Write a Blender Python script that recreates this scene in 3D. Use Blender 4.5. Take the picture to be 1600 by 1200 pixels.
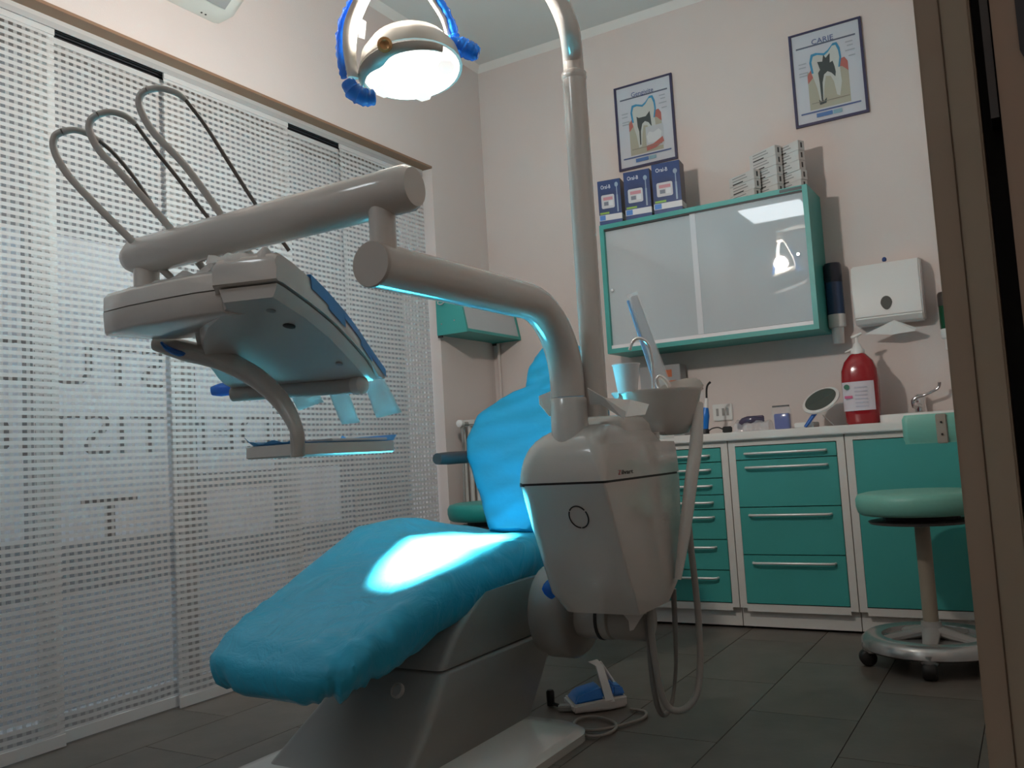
import bpy, bmesh, math, random
from mathutils import Vector, Matrix
random.seed(7)
for o in list(bpy.data.objects): bpy.data.objects.remove(o)
S = bpy.context.scene
COL = S.collection
# ------------------------------------------------------------------ camera
F = 1364.4; CAM = Vector((0, 0, 0.86))
YAW, PIT, ROL = math.radians(30.737), math.radians(4.653), math.radians(-3.366)
cf = Vector((-math.sin(YAW)*math.cos(PIT), math.cos(YAW)*math.cos(PIT), math.sin(PIT)))
r0 = Vector((math.cos(YAW), math.sin(YAW), 0)); u0 = r0.cross(cf)
cr = r0*math.cos(ROL)+u0*math.sin(ROL); cu = -r0*math.sin(ROL)+u0*math.cos(ROL)
cam = bpy.data.cameras.new('camera'); cam.sensor_width = 36; cam.lens = F/1600*36
cam.clip_start = 0.02
co = bpy.data.objects.new('camera', cam); COL.objects.link(co)
M = Matrix((cr, cu, -cf)).transposed().to_4x4(); M.translation = CAM
co.matrix_world = M; S.camera = co
# ------------------------------------------------------------------ world, exposure
S.view_settings.view_transform = 'Standard'; S.view_settings.look = 'None'
S.view_settings.gamma = 1; S.view_settings.use_curve_mapping = False
S.view_settings.exposure = 0.68
W = bpy.data.worlds.new('sky'); S.world = W; W.use_nodes = True
W.node_tree.nodes['Background'].inputs[0].default_value = (.70, .84, 1.0, 1)
W.node_tree.nodes['Background'].inputs[1].default_value = 1.8
LAMP_SPILL = 37.0; LAMP_BEAM = 3300.0; CEIL_EMIT = 6.0
# ------------------------------------------------------------------ pixel -> point helpers
def ray(px, py): return cr*((px-800)/F)-cu*((py-600)/F)+cf
def D(px, py, d): return CAM+ray(px, py)*d
def AX(px, py, x): r = ray(px, py); return CAM+r*((x-CAM.x)/r.x)
def AY(px, py, y): r = ray(px, py); return CAM+r*((y-CAM.y)/r.y)
def AZ(px, py, z): r = ray(px, py); return CAM+r*((z-CAM.z)/r.z)
# ------------------------------------------------------------------ materials
MATS = {}
def mat(name, col, rough=0.5, metal=0.0, var=0.0, vscale=8.0, bump=0.0, bscale=60.0, spec=0.5, coat=0.0, rnd=0.0, subs=0.0):
    if name in MATS: return MATS[name]
    m = bpy.data.materials.new(name); m.use_nodes = True; MATS[name] = m
    nt = m.node_tree; b = nt.nodes['Principled BSDF']
    b.inputs['Base Color'].default_value = (*col, 1); b.inputs['Roughness'].default_value = rough
    b.inputs['Metallic'].default_value = metal; b.inputs['Specular IOR Level'].default_value = spec
    b.inputs['Coat Weight'].default_value = coat
    if var > 0 or bump > 0:
        tc = nt.nodes.new('ShaderNodeTexCoord')
    if var > 0 or rnd > 0:
        mx = nt.nodes.new('ShaderNodeMixRGB'); mx.blend_type = 'MULTIPLY'; mx.inputs[0].default_value = 1
        mx.inputs[1].default_value = (*col, 1)
        mr = nt.nodes.new('ShaderNodeMapRange')
        if var > 0:
            n = nt.nodes.new('ShaderNodeTexNoise'); n.inputs['Scale'].default_value = vscale; n.inputs['Detail'].default_value = 5
            nt.links.new(tc.outputs['Object'], n.inputs['Vector'])
            mr.inputs[1].default_value = .3; mr.inputs[2].default_value = .7
            mr.inputs[3].default_value = 1-var; mr.inputs[4].default_value = 1+var
            nt.links.new(n.outputs[0], mr.inputs[0])
        else:
            oi = nt.nodes.new('ShaderNodeObjectInfo')
            mr.inputs[3].default_value = 1-rnd; mr.inputs[4].default_value = 1+rnd
            nt.links.new(oi.outputs['Random'], mr.inputs[0])
        last = mr.outputs[0]
        if var > 0 and rnd > 0:
            oi = nt.nodes.new('ShaderNodeObjectInfo'); m2 = nt.nodes.new('ShaderNodeMapRange')
            m2.inputs[3].default_value = 1-rnd; m2.inputs[4].default_value = 1+rnd
            nt.links.new(oi.outputs['Random'], m2.inputs[0])
            mm = nt.nodes.new('ShaderNodeMath'); mm.operation = 'MULTIPLY'
            nt.links.new(mr.outputs[0], mm.inputs[0]); nt.links.new(m2.outputs[0], mm.inputs[1]); last = mm.outputs[0]
        nt.links.new(last, mx.inputs[2]); nt.links.new(mx.outputs[0], b.inputs['Base Color'])
    if bump > 0:
        n2 = nt.nodes.new('ShaderNodeTexNoise'); n2.inputs['Scale'].default_value = bscale; n2.inputs['Detail'].default_value = 4
        nt.links.new(tc.outputs['Object'], n2.inputs['Vector'])
        bp = nt.nodes.new('ShaderNodeBump'); bp.inputs['Strength'].default_value = bump; bp.inputs['Distance'].default_value = .01
        nt.links.new(n2.outputs[0], bp.inputs['Height']); nt.links.new(bp.outputs[0], b.inputs['Normal'])
    return m
def emit(name, col, strength):
    if name in MATS: return MATS[name]
    m = bpy.data.materials.new(name); m.use_nodes = True; MATS[name] = m
    b = m.node_tree.nodes['Principled BSDF']
    b.inputs['Base Color'].default_value = (*col, 1)
    b.inputs['Emission Color'].default_value = (*col, 1); b.inputs['Emission Strength'].default_value = strength
    return m
def film(name, col, transp, rough=0.25, transl=0.0):
    """thin sheet: part transparent, part diffuse/translucent, slight gloss"""
    if name in MATS: return MATS[name]
    m = bpy.data.materials.new(name); m.use_nodes = True; MATS[name] = m
    nt = m.node_tree; nt.nodes.clear()
    out = nt.nodes.new('ShaderNodeOutputMaterial')
    p = nt.nodes.new('ShaderNodeBsdfPrincipled'); p.inputs['Base Color'].default_value = (*col, 1); p.inputs['Roughness'].default_value = rough
    t = nt.nodes.new('ShaderNodeBsdfTranslucent'); t.inputs[0].default_value = (*col, 1)
    a = nt.nodes.new('ShaderNodeMixShader'); a.inputs[0].default_value = transl
    nt.links.new(p.outputs[0], a.inputs[1]); nt.links.new(t.outputs[0], a.inputs[2])
    tr = nt.nodes.new('ShaderNodeBsdfTransparent')
    x = nt.nodes.new('ShaderNodeMixShader'); x.inputs[0].default_value = transp
    nt.links.new(a.outputs[0], x.inputs[1]); nt.links.new(tr.outputs[0], x.inputs[2])
    nt.links.new(x.outputs[0], out.inputs[0])
    return m
def weave(name):
    m = bpy.data.materials.new(name); m.use_nodes = True; nt = m.node_tree; nt.nodes.clear()
    N = nt.nodes.new; L = nt.links.new
    out = N('ShaderNodeOutputMaterial'); tc = N('ShaderNodeTexCoord'); sp = N('ShaderNodeSeparateXYZ'); L(tc.outputs['Object'], sp.inputs[0])
    def math_(op, a, b):
        n = N('ShaderNodeMath'); n.operation = op
        for i, v in enumerate((a, b)):
            if isinstance(v, (int, float)): n.inputs[i].default_value = v
            else: L(v, n.inputs[i])
        return n.outputs[0]
    fz = math_('FRACT', math_('DIVIDE', sp.outputs[2], 0.0243), 0)
    fy = math_('FRACT', math_('DIVIDE', sp.outputs[1], 0.0285), 0)
    row = math_('LESS_THAN', fz, 0.45); hole = math_('LESS_THAN', fy, 0.56)
    # opacity to light: 1 solid band, sheer thread, open cell
    op = math_('ADD', 0.04, math_('MULTIPLY', row, math_('ADD', 0.33, math_('MULTIPLY', hole, 0.45))))
    d = N('ShaderNodeBsdfDiffuse'); d.inputs[0].default_value = (.64, .64, .63, 1)
    t = N('ShaderNodeBsdfTranslucent'); t.inputs[0].default_value = (.70, .70, .69, 1)
    a = N('ShaderNodeMixShader'); a.inputs[0].default_value = .12; L(d.outputs[0], a.inputs[1]); L(t.outputs[0], a.inputs[2])
    tr = N('ShaderNodeBsdfTransparent'); x = N('ShaderNodeMixShader'); L(op, x.inputs[0]); L(a.outputs[0], x.inputs[1]); L(tr.outputs[0], x.inputs[2])
    L(x.outputs[0], out.inputs[0]); return m
def glassm(name, col=(1, 1, 1), fac=0.9, rough=.03):
    m = bpy.data.materials.new(name); m.use_nodes = True; nt = m.node_tree; nt.nodes.clear(); MATS[name] = m
    out = nt.nodes.new('ShaderNodeOutputMaterial'); g = nt.nodes.new('ShaderNodeBsdfGlossy'); g.inputs['Roughness'].default_value = rough
    t = nt.nodes.new('ShaderNodeBsdfTransparent'); t.inputs[0].default_value = (*col, 1)
    x = nt.nodes.new('ShaderNodeMixShader'); x.inputs[0].default_value = fac
    nt.links.new(g.outputs[0], x.inputs[1]); nt.links.new(t.outputs[0], x.inputs[2]); nt.links.new(x.outputs[0], out.inputs[0]); return m
WALL = mat('wall_paint', (.66, .582, .548), .85, var=.03, vscale=1.5, bump=.08, bscale=180)
CEIL = mat('ceiling_paint', (.66, .65, .62), .9)
TILE = mat('floor_tile', (.135, .118, .10), .42, var=.18, vscale=5, rnd=.09, bump=.04, bscale=40)
GROUT = mat('grout', (.09, .085, .08), .9)
WHITE = mat('white_shell', (.62, .595, .555), .16, coat=.4)
WHITE2 = mat('white_laminate', (.66, .64, .60), .45)
TEAL = mat('teal_laminate', (.05, .33, .30), .42, var=.04, vscale=3)
TEALV = mat('teal_vinyl', (.16, .42, .34), .42, bump=.05, bscale=90)
TEALD = mat('teal_vinyl_dark', (.01, .27, .24), .35)
CHROME = mat('chrome', (.85, .85, .85), .1, 1)
ALU = mat('brushed_aluminium', (.70, .70, .69), .35, .35)
BLACK = mat('black_plastic', (.012, .012, .012), .5)
DGREY = mat('dark_grey_rubber', (.035, .035, .038), .5)
PLAST = mat('white_plastic', (.72, .71, .69), .35)
GREYP = mat('grey_plastic', (.30, .295, .28), .4)
BLUEF = film('blue_film', (.02, .22, .68), .15, .2, .45)
CLEARF = film('clear_film', (.82, .83, .84), .5, .2, .3)
COVER = mat('cyan_cover', (.025, .36, .54), .38, bump=1.0, bscale=7, spec=.45)
PAPER = film('paper_pouch', (.80, .82, .82), .05, .6, .4)
# ------------------------------------------------------------------ mesh builder
WL = {}
class MB:
    def __init__(s): s.v = []; s.f = []
    def add(s, vs, fs):
        n = len(s.v); s.v += [Vector(v) for v in vs]; s.f += [tuple(i+n for i in f) for f in fs]; return s
    def box(s, a, b, rot=None, piv=None):
        x0, y0, z0 = a; x1, y1, z1 = b
        vs = [Vector(p) for p in ((x0, y0, z0), (x1, y0, z0), (x1, y1, z0), (x0, y1, z0), (x0, y0, z1), (x1, y0, z1), (x1, y1, z1), (x0, y1, z1))]
        if rot is not None:
            c = Vector(piv) if piv is not None else (Vector(a)+Vector(b))/2
            vs = [rot @ (v-c)+c for v in vs]
        return s.add(vs, [(0, 3, 2, 1), (4, 5, 6, 7), (0, 1, 5, 4), (1, 2, 6, 5), (2, 3, 7, 6), (3, 0, 4, 7)])
    def loft(s, rings, cap=True, closed=True):
        n = len(rings[0]); vs = [p for r in rings for p in r]; fs = []
        for i in range(len(rings)-1):
            for j in range(n if closed else n-1):
                k = (j+1) % n; fs.append((i*n+j, i*n+k, (i+1)*n+k, (i+1)*n+j))
        if cap:
            fs.append(tuple(reversed(range(n)))); fs.append(tuple((len(rings)-1)*n+j for j in range(n)))
        return s.add(vs, fs)
    def tube(s, pts, r, n=14, cap=True, sub=0, flat=1.0, up=None, jit=0):
        pts = [Vector(p) for p in pts]
        rs = list(r) if isinstance(r, (list, tuple)) else [r]*len(pts)
        if sub:
            P = []; R_ = []
            m = len(pts)
            for i in range(m-1):
                p0, p1, p2, p3 = pts[max(i-1, 0)], pts[i], pts[i+1], pts[min(i+2, m-1)]
                for k in range(sub):
                    t = k/sub; P.append(.5*((2*p1)+(p2-p0)*t+(2*p0-5*p1+4*p2-p3)*t*t+(3*p1-p0-3*p2+p3)*t**3)); R_.append(rs[i]*(1-t)+rs[i+1]*t)
            P.append(pts[-1]); R_.append(rs[-1]); pts, rs = P, R_
        rings = []; a = None
        if jit: rs = [q*(1+random.uniform(-jit, jit)) for q in rs]
        for i, p in enumerate(pts):
            t = (pts[min(i+1, len(pts)-1)]-pts[max(i-1, 0)])
            t = t.normalized() if t.length > 1e-9 else Vector((0, 0, 1))
            if a is None:
                a = Vector(up) if up is not None else (Vector((0, 0, 1)) if abs(t.z) < .9 else Vector((1, 0, 0)))
            a = (a-t*a.dot(t)).normalized(); b = t.cross(a)
            rings.append([p+(a*math.cos(q)*flat+b*math.sin(q))*rs[i] for q in [2*math.pi*k/n for k in range(n)]])
        return s.loft(rings, cap)
    def lathe(s, prof, c=(0, 0, 0), n=24, ax=None):
        c = Vector(c); ax = ax or Matrix.Identity(3)
        rings = [[c+ax @ Vector((r*math.cos(2*math.pi*k/n), r*math.sin(2*math.pi*k/n), z)) for k in range(n)] for r, z in prof]
        return s.loft(rings, True)
    def prism(s, poly, f0, f1):
        """poly list of 2d, f0/f1 map (u,v)->Vector"""
        return s.loft([[f0(*p) for p in poly], [f1(*p) for p in poly]], True)
    def build(s, name, m, parent=None, smooth=False, bev=0, seg=2, solid=0):
        me = bpy.data.meshes.new(name)
        vs = s.v
        if parent is not None: org = WL[parent.name]
        else:
            lo = [min(v[i] for v in vs) for i in range(3)]; hi = [max(v[i] for v in vs) for i in range(3)]
            org = Vector(((lo[0]+hi[0])/2, (lo[1]+hi[1])/2, lo[2]))
        me.from_pydata([v-org for v in vs], [], s.f)
        bm = bmesh.new(); bm.from_mesh(me); bmesh.ops.recalc_face_normals(bm, faces=bm.faces)
        if bev:
            es = [e for e in bm.edges if len(e.link_faces) == 2 and e.calc_face_angle(0) > .6]
            bmesh.ops.bevel(bm, geom=es, offset=bev, segments=seg, affect='EDGES', clamp_overlap=True)
        bm.to_mesh(me); bm.free()
        if smooth:
            for p in me.polygons: p.use_smooth = True
            try: me.set_sharp_from_angle(angle=math.radians(50))
            except Exception: pass
        elif bev:
            for p in me.polygons: p.use_smooth = True
            me.set_sharp_from_angle(angle=math.radians(35))
        me.materials.append(m)
        o = bpy.data.objects.new(name, me); COL.objects.link(o)
        if parent is not None: o.parent = parent; WL[o.name] = org.copy()
        else: o.location = org; WL[o.name] = org.copy()
        if solid:
            md = o.modifiers.new('thickness', 'SOLIDIFY'); md.thickness = solid; md.offset = 0
        return o
def thing(name, label, cat, loc=(0, 0, 0), group=None):
    o = bpy.data.objects.new(name, None); COL.objects.link(o); o.location = loc; o.empty_display_size = .05
    WL[o.name] = Vector(loc); o['label'] = label; o['category'] = cat
    if group: o['group'] = group
    return o
def tag(o, label, cat, group=None):
    o['label'] = label; o['category'] = cat
    if group: o['group'] = group
    return o
def struct(o): o['kind'] = 'structure'; return o
def copy_tree(o, delta, parent=None):
    c = o.copy(); COL.objects.link(c)
    if parent is None: c.location = o.location+Vector(delta)
    else: c.parent = parent
    for ch in [x for x in bpy.data.objects if x.parent == o]: copy_tree(ch, delta, c)
    return c
def text(s, name, m, parent, o, ux, uz, h, width=None, ext=.0006, align='LEFT'):
    """flat lettering: o lower-left point, ux reading direction, uz up; h cap height"""
    cu_ = bpy.data.curves.new(name, 'FONT'); cu_.body = s; cu_.size = h/0.7; cu_.extrude = ext/2; cu_.align_x = align; cu_.resolution_u = 3
    t = bpy.data.objects.new('t', cu_); COL.objects.link(t)
    bpy.context.view_layer.update()
    me = bpy.data.meshes.new_from_object(t.evaluated_get(bpy.context.evaluated_depsgraph_get()))
    bpy.data.objects.remove(t); bpy.data.curves.remove(cu_)
    ux = Vector(ux).normalized(); uz = Vector(uz).normalized(); nn = ux.cross(uz); o = Vector(o)
    sx = 1
    if width:
        xs = [v.co.x for v in me.vertices]; sx = width/(max(xs)-min(xs))
    org = WL[parent.name]
    for v in me.vertices: v.co = o+ux*v.co.x*sx+uz*v.co.y+nn*v.co.z-org
    me.materials.clear(); me.materials.append(m)
    ob = bpy.data.objects.new(name, me); COL.objects.link(ob); ob.parent = parent; WL[ob.name] = org.copy(); return ob
def rrect(x0, x1, y0, y1, z, r, n=6):
    """rounded rectangle ring; r is radius or 4 radii (x1y0? order: x0y0, x1y0, x1y1, x0y1)"""
    rr = r if isinstance(r, (list, tuple)) else [r]*4
    out = []
    for (cx, cy, a0, q) in ((x0, y0, 180, rr[0]), (x1, y0, 270, rr[1]), (x1, y1, 0, rr[2]), (x0, y1, 90, rr[3])):
        sx = 1 if cx == x0 else -1; sy = 1 if cy == y0 else -1
        for k in range(n+1):
            a = math.radians(a0+90*k/n); out.append(Vector((cx+sx*q+q*math.cos(a), cy+sy*q+q*math.sin(a), z)))
    return out
RZ = lambda d: Matrix.Rotation(math.radians(d), 3, 'Z')
# ================================================================== THE ROOM
XL, YB, ZC, XR, YR = -2.73, 4.40, 3.231, 0.45, -1.6
fl = struct(MB().box((XL-.17, YR, -.12), (XR, YB, -.006)).build('floor', GROUT))
tw, tl, gp = .333, .665, .003
base_tile = None
ncol = 14
for i in range(ncol):
    x1 = -.54+3*tw+(2*tw)-i*tw; x0 = x1-tw
    x0c, x1c = max(x0, XL-.17), min(x1, XR)
    if x1c-x0c < .03: continue
    off = 1.84 if i % 2 == 0 else 1.84+tl/2
    k0 = int((YR-off)/tl)-2
    for k in range(k0, k0+14):
        y0 = off+k*tl; y1 = y0+tl; y0c, y1c = max(y0, YR), min(y1, YB)
        if y1c-y0c < .03: continue
        full = (x0c == x0 and x1c == x1 and y0c == y0 and y1c == y1)
        if full and base_tile is not None:
            o = base_tile.copy(); COL.objects.link(o); o.location = Vector((x0, y0, 0))-Vector((base_org.x, base_org.y, 0))
        else:
            o = MB().box((x0c+gp/2, y0c+gp/2, -.006), (x1c-gp/2, y1c-gp/2, 0)).build('floor_tile', TILE, fl)
            o.data.transform(Matrix.Translation(WL[fl.name])); o.parent = fl; o.matrix_parent_inverse = Matrix.Translation(-WL[fl.name])
            if full: base_tile = o; base_org = Vector((x0, y0, 0))
struct(MB().box((XL-.2, YR-.1, ZC), (XR+.1, YB+.1, ZC+.1)).build('ceiling', CEIL))
struct(MB().box((XL-.25, YB, -.12), (XR+.1, YB+.1, ZC)).build('wall_back', WALL))
struct(MB().box((XR, YR, -.12), (XR+.1, YB, ZC)).build('wall_right', WALL))
struct(MB().box((XL-.25, YR-.1, -.12), (XR+.1, YR, ZC)).build('wall_rear', WALL))
NY1, NZ1 = 3.86, 2.475      # recess of the window wall: end and soffit
wl = MB()
wl.box((XL-.25, YR, NZ1), (XL, YB, ZC)); wl.box((XL-.25, NY1, -.12), (XL, YB, NZ1)); wl.box((XL-.25, YR, -.12), (XL, -.4, NZ1))
struct(wl.build('wall_left', WALL))
struct(MB().prism([(0, 0), (.035, 0), (0, .035)], lambda u, v: Vector((XL, YB-u, ZC-v)), lambda u, v: Vector((XR, YB-u, ZC-v))).build('trim_1', mat('cornice', (.74, .71, .67), .7)))
struct(MB().prism([(0, 0), (.035, 0), (0, .035)], lambda u, v: Vector((XL+u, YR, ZC-v)), lambda u, v: Vector((XL+u, YB, ZC-v))).build('trim_2', mat('cornice', (.74, .71, .67), .7)))
struct(MB().box((XL-.2, -.4, NZ1-.012), (XL+.003, NY1, NZ1)).build('trim_3', mat('brown_soffit', (.26, .15, .09), .6)))
# ---- shop window behind the panel curtains
WX = -2.97
win = struct(MB().box((WX-.03, -.4, 0), (WX+.03, NY1, .06)).box((WX-.03, -.4, NZ1-.06), (WX+.03, NY1, NZ1)).build('window_1', mat('window_frame_grey', (.30, .29, .28), .5)))
for y in (-.37, .9, 2.36, 3.9):
    MB().box((WX-.03, y-.03, .06), (WX+.03, y+.03, NZ1-.06)).build('mullion', MATS['window_frame_grey'], win)
GL = glassm('window_glass', (.9, .92, .92), .93)
for a, b in ((-.34, .87), (.93, 2.33), (2.39, 3.87)):
    MB().box((WX-.004, a, .06), (WX+.004, b, NZ1-.06)).build('pane', GL, win)
FILM = film('frosted_film', (.86, .89, .94), .05, .6, .5)
SHEET = film('paper_sheet', (.82, .78, .79), .04, .7, .7)
fx = WX+.010
def sheet(y0, y1, z0, z1, m, nm, x=fx): return MB().add([(x, y0, z0), (x, y1, z0), (x, y1, z1), (x, y0, z1)], [(0, 1, 2, 3)]).build(nm, m, win)
sheet(.96, 1.70, .66, 1.74, FILM, 'frosted_film'); sheet(1.83, 2.30, .64, 1.75, FILM, 'frosted_film')
sheet(2.42, 2.84, .86, 1.40, FILM, 'frosted_film')
sheet(2.46, 2.83, .585, .785, SHEET, 'paper_sheet'); sheet(2.93, 3.27, .60, .86, SHEET, 'paper_sheet')
LET = mat('dark_vinyl_letter', (.05, .05, .055), .6)
lx = fx+.004
for s, y, z, h, w in (('STUDIO', 2.285, 1.205, .16, 1.02), ('DENTISTICO', 2.835, .945, .165, 1.55), ('T', 2.14, .64, .16, .23)):
    text(s, 'window_lettering', LET, win, (lx, y, z), (0, -1, 0), (0, 0, 1), h, w)
# ---- the street outside, seen only through the weave
struct(MB().box((-9, -14, -.2), (XL-.26, 40, -.1)).build('floor_street', mat('street_asphalt', (.08, .08, .08), .9)))
struct(MB().box((-7.6, -14, -.2), (-7.2, 40, 7)).build('wall_street', mat('street_facade', (.05, .048, .046), .9, var=.2, vscale=2)))
# ---- curtain track
tr = thing('curtain_track', 'grey aluminium five-channel panel track along the brown lintel', 'curtain rail', (XL-.09, 2, 2.44))
MB().box((XL-.128, -.3, 2.446), (XL-.058, 3.85, 2.463)).build('rail', ALU, tr)
for x in (-.058, -.080, -.102, -.124): MB().box((XL+x-.004, -.3, 2.426 if x == -.058 else 2.43), (XL+x+.001, 3.85, 2.446)).build('channel_lip', mat('pale_aluminium', (.55, .56, .56), .4, .3) if x == -.058 else DGREY, tr)
for y in (2.95, 3.35, 3.8): MB().lathe([(.004, 0), (.004, .02)], (XL-.065, y, 2.445), 8).build('screw', CHROME, tr)
WEAVE = weave('net_weave')
BAR = film('curtain_bar', (.72, .72, .71), .0, .6, .2)
def curtain(y0, y1, x, z1, label):
    t = thing('panel_curtain', label, 'curtain', (x, (y0+y1)/2, .002), 'woven panel curtains')
    n = 16; vs = []; fs = []
    for k in range(n+1):
        y = y0+(y1-y0)*k/n; dx = .004*math.sin(k*1.1+y0*5)
        vs += [(x+dx*.9, y, .04), (x+dx*.3, y, z1)]
    for k in range(n): fs.append((2*k, 2*k+2, 2*k+3, 2*k+1))
    MB().add(vs, fs).build('fabric', WEAVE, t, True)
    MB().box((x-.004, y0, .004), (x+.004, y1, .042)).build('bottom_bar', BAR, t)
    MB().box((x-.004, y0, z1), (x+.004, y1, z1+.022)).build('top_strip', BAR, t)
curtain(1.02, 1.735, XL-.070, 2.405, 'white net panel curtain at the end nearer the wall air conditioner, overlapping its neighbour')
curtain(1.66, 2.24, XL-.100, 2.392, 'white net panel curtain hung behind, with a wide white hem, showing window letters')
curtain(2.175, 2.835, XL-.064, 2.405, 'white net panel curtain in front, behind the instrument hoses and tray')
curtain(2.77, 3.25, XL-.100, 2.392, 'narrow strip of white net panel curtain set back between two others')
curtain(3.18, 3.85, XL-.064, 2.405, 'white net panel curtain at the end next to the room corner')
# ---- door frame beside the camera
DW = mat('brown_door_paint', (.34, .26, .19), .5, var=.06, vscale=6)
DT = mat('tan_door_paint', (.34, .275, .20), .5, var=.06, vscale=6)
pw = MB().box((.075, .96, -.006), (XR, 1.06, ZC)).box((-.06, .96, 2.3), (.08, 1.06, ZC)); struct(pw.build('wall_partition', WALL))
dr = struct(MB().box((-.064, .90, 0), (-.0415, 1.05, 2.3)).build('door_1', DW, bev=.002))
MB().box((-.0415, .893, 0), (-.0175, 1.05, 2.3)).build('jamb_strip', DT, dr, bev=.002)
MB().box((-.0175, .97, 0), (.03, 1.0, 2.3)).build('dark_gap', BLACK, dr)
MB().box((-.0015, .88, 0), (.075, .96, 2.3)).build('door_edge', mat('door_brown2', (.36, .25, .18), .5, var=.06, vscale=6), dr, bev=.002)
MB().box((-.010, .93, 1.15), (-.003, .965, 1.42)).build('hinge', mat('dark_steel', (.18, .18, .18), .4, .8), dr)
MB().prism([(x, z) for x, z in ((.018, 1.23), (.018, 1.19), (.022, 1.178), (.05, 1.178), (.05, 1.45), (.018, 1.45))], lambda u, v: Vector((u, .878, v)), lambda u, v: Vector((u, .881, v))).build('strike_plate', DGREY, dr)
# ---- ceiling fluorescent fixture behind the camera (seen mirrored in the glass cabinet)
cl = thing('ceiling_light', 'square white ceiling light panel reflected in the glass cabinet doors', 'ceiling lamp', (-2.08, -.72, ZC))
MB().box((-2.4, -1.04, ZC-.05), (-1.76, -.40, ZC)).build('housing', PLAST, cl, bev=.008)
MB().box((-2.38, -1.02, ZC-.062), (-1.78, -.42, ZC-.05)).build('diffuser', emit('diffuser_glow', (.88, .95, 1.0), CEIL_EMIT), cl)
# ================================================================== THE LAMP
LD = 2.45; LC = D(642, 110, LD)
tgt = Vector((-1.64, 2.30, .58)); ln = (tgt-LC).normalized()
ln = (ln+Vector((.40, -.54, 0))).normalized()
lax = (Vector((.86, .51, 0))-ln*ln.dot(Vector((.86, .51, 0)))).normalized(); lay = ln.cross(lax)
LMm = Matrix((lax, lay, ln)).transposed()     # local z = beam
def LP(x, y, z): return LC+LMm @ Vector((x, y, z))
lamp = thing('operating_lamp', 'lit dental operating lamp with blue film on handles and yoke', 'lamp', LP(0, 0, -.3))
def ell(a, b, z, n=36): return [LP(a*math.cos(2*math.pi*k/n), b*math.sin(2*math.pi*k/n), z) for k in range(n)]
MB().loft([ell(0.0270, 0.0225, -0.1215), ell(0.0720, 0.0585, -0.1170), ell(0.1125, 0.0900, -0.0945), ell(0.1368, 0.1062, -0.0540), ell(0.1440, 0.1125, -0.0135), ell(0.1458, 0.1143, 0.0000), ell(0.1350, 0.1035, 0.0000), ell(0.1260, 0.0963, -0.0270)]).build('housing', mat('lamp_shell', (.42, .39, .34), .35), lamp, True)
lens = MB().loft([ell(0.1386, 0.1071, -0.0036), ell(0.1350, 0.1044, 0.0072), ell(0.1080, 0.0828, 0.0198), ell(0.0630, 0.0495, 0.0270), ell(0.0180, 0.0144, 0.0288)]).build('lens', emit('lamp_lens', (1, .93, .87), 1.15), lamp, True)
for q in (.25, 3.75, 4.95):
    c = LP(.100*math.cos(q), .076*math.sin(q), .022)
    MB().lathe([(.024, -.002), (.028, .0), (.016, .003)], c, 7, LMm).build('facet', emit('lens_facet', (1, .80, .72), .50), lens, True)
vis = []; vin = []
for k in range(19):
    a = math.radians(48+152*k/18); f_ = math.sin(math.pi*k/18); g_ = .03+.15*f_+.13*math.exp(-((k-10.5)/2.2)**2)
    vis.append(LP(.146*math.cos(a), .1145*math.sin(a), .010)); vin.append(LP(.146*math.cos(a)*(1-g_), .1145*math.sin(a)*(1-g_), .030))
MB().add(vis+vin, [(k, k+1, 20+k, 19+k) for k in range(18)]).build('visor', MATS['lamp_shell'], lamp, True, solid=.006)
kb = LP(-.085, -.05, -.04)
kdir = (kb-LC).normalized()
kax = Matrix((lax, ln.cross(lax), ln)).transposed()
kq = (CAM-kb).normalized().to_track_quat('Z', 'Y').to_matrix()
AMB = mat('amber_knob', (.55, .30, .12), .2, .4)
MB().lathe([(.015, -.03), (.021, .0), (.020, .010), (.013, .014), (.006, .008)], D(601, 70, LD-.115), 18, kq).build('knob', AMB, lamp, True)
YOKE = mat('yoke_white', (.70, .68, .62), .35)
hub = D(620, -70, LD+0.06*.9)
Ll = [D(552, 122, LD+-0.04*.9), D(546, 80, LD+-0.04*.9), D(549, 40, LD+-0.03*.9), D(565, 0, LD+-0.01*.9), D(590, -45, LD+0.03*.9), hub]
Rl = [D(703, 62, LD+0.06*.9), D(694, 30, LD+0.06*.9), D(676, 0, LD+0.06*.9), D(650, -40, LD+0.06*.9), hub]
ya = MB().tube(Ll, [.020, .024, .026, .024, .022, .022], 12, sub=5, flat=.5).build('yoke_arm', YOKE, lamp, True)
yb = MB().tube(Rl, [.012, .014, .015, .018, .022], 12, sub=5, flat=.6).build('yoke_arm', YOKE, lamp, True)
MB().tube([p+(cr*-.026) for p in Ll[:4]], [.010, .014, .012, .010], 9, sub=8, jit=.28).build('film_wrap', BLUEF, ya, True)
MB().tube([p+cr*.016 for p in Rl[:4]], [.013, .014, .014, .012], 9, sub=8, jit=.28).build('film_wrap', BLUEF, yb, True)
MB().add([D(562, 28, LD+-0.06*.9), D(572, 34, LD+-0.08*.9), D(570, 62, LD+-0.08*.9), D(560, 58, LD+-0.06*.9)], [(0, 1, 2, 3)]).build('film_flap', CLEARF, ya, solid=.0006)
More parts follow.
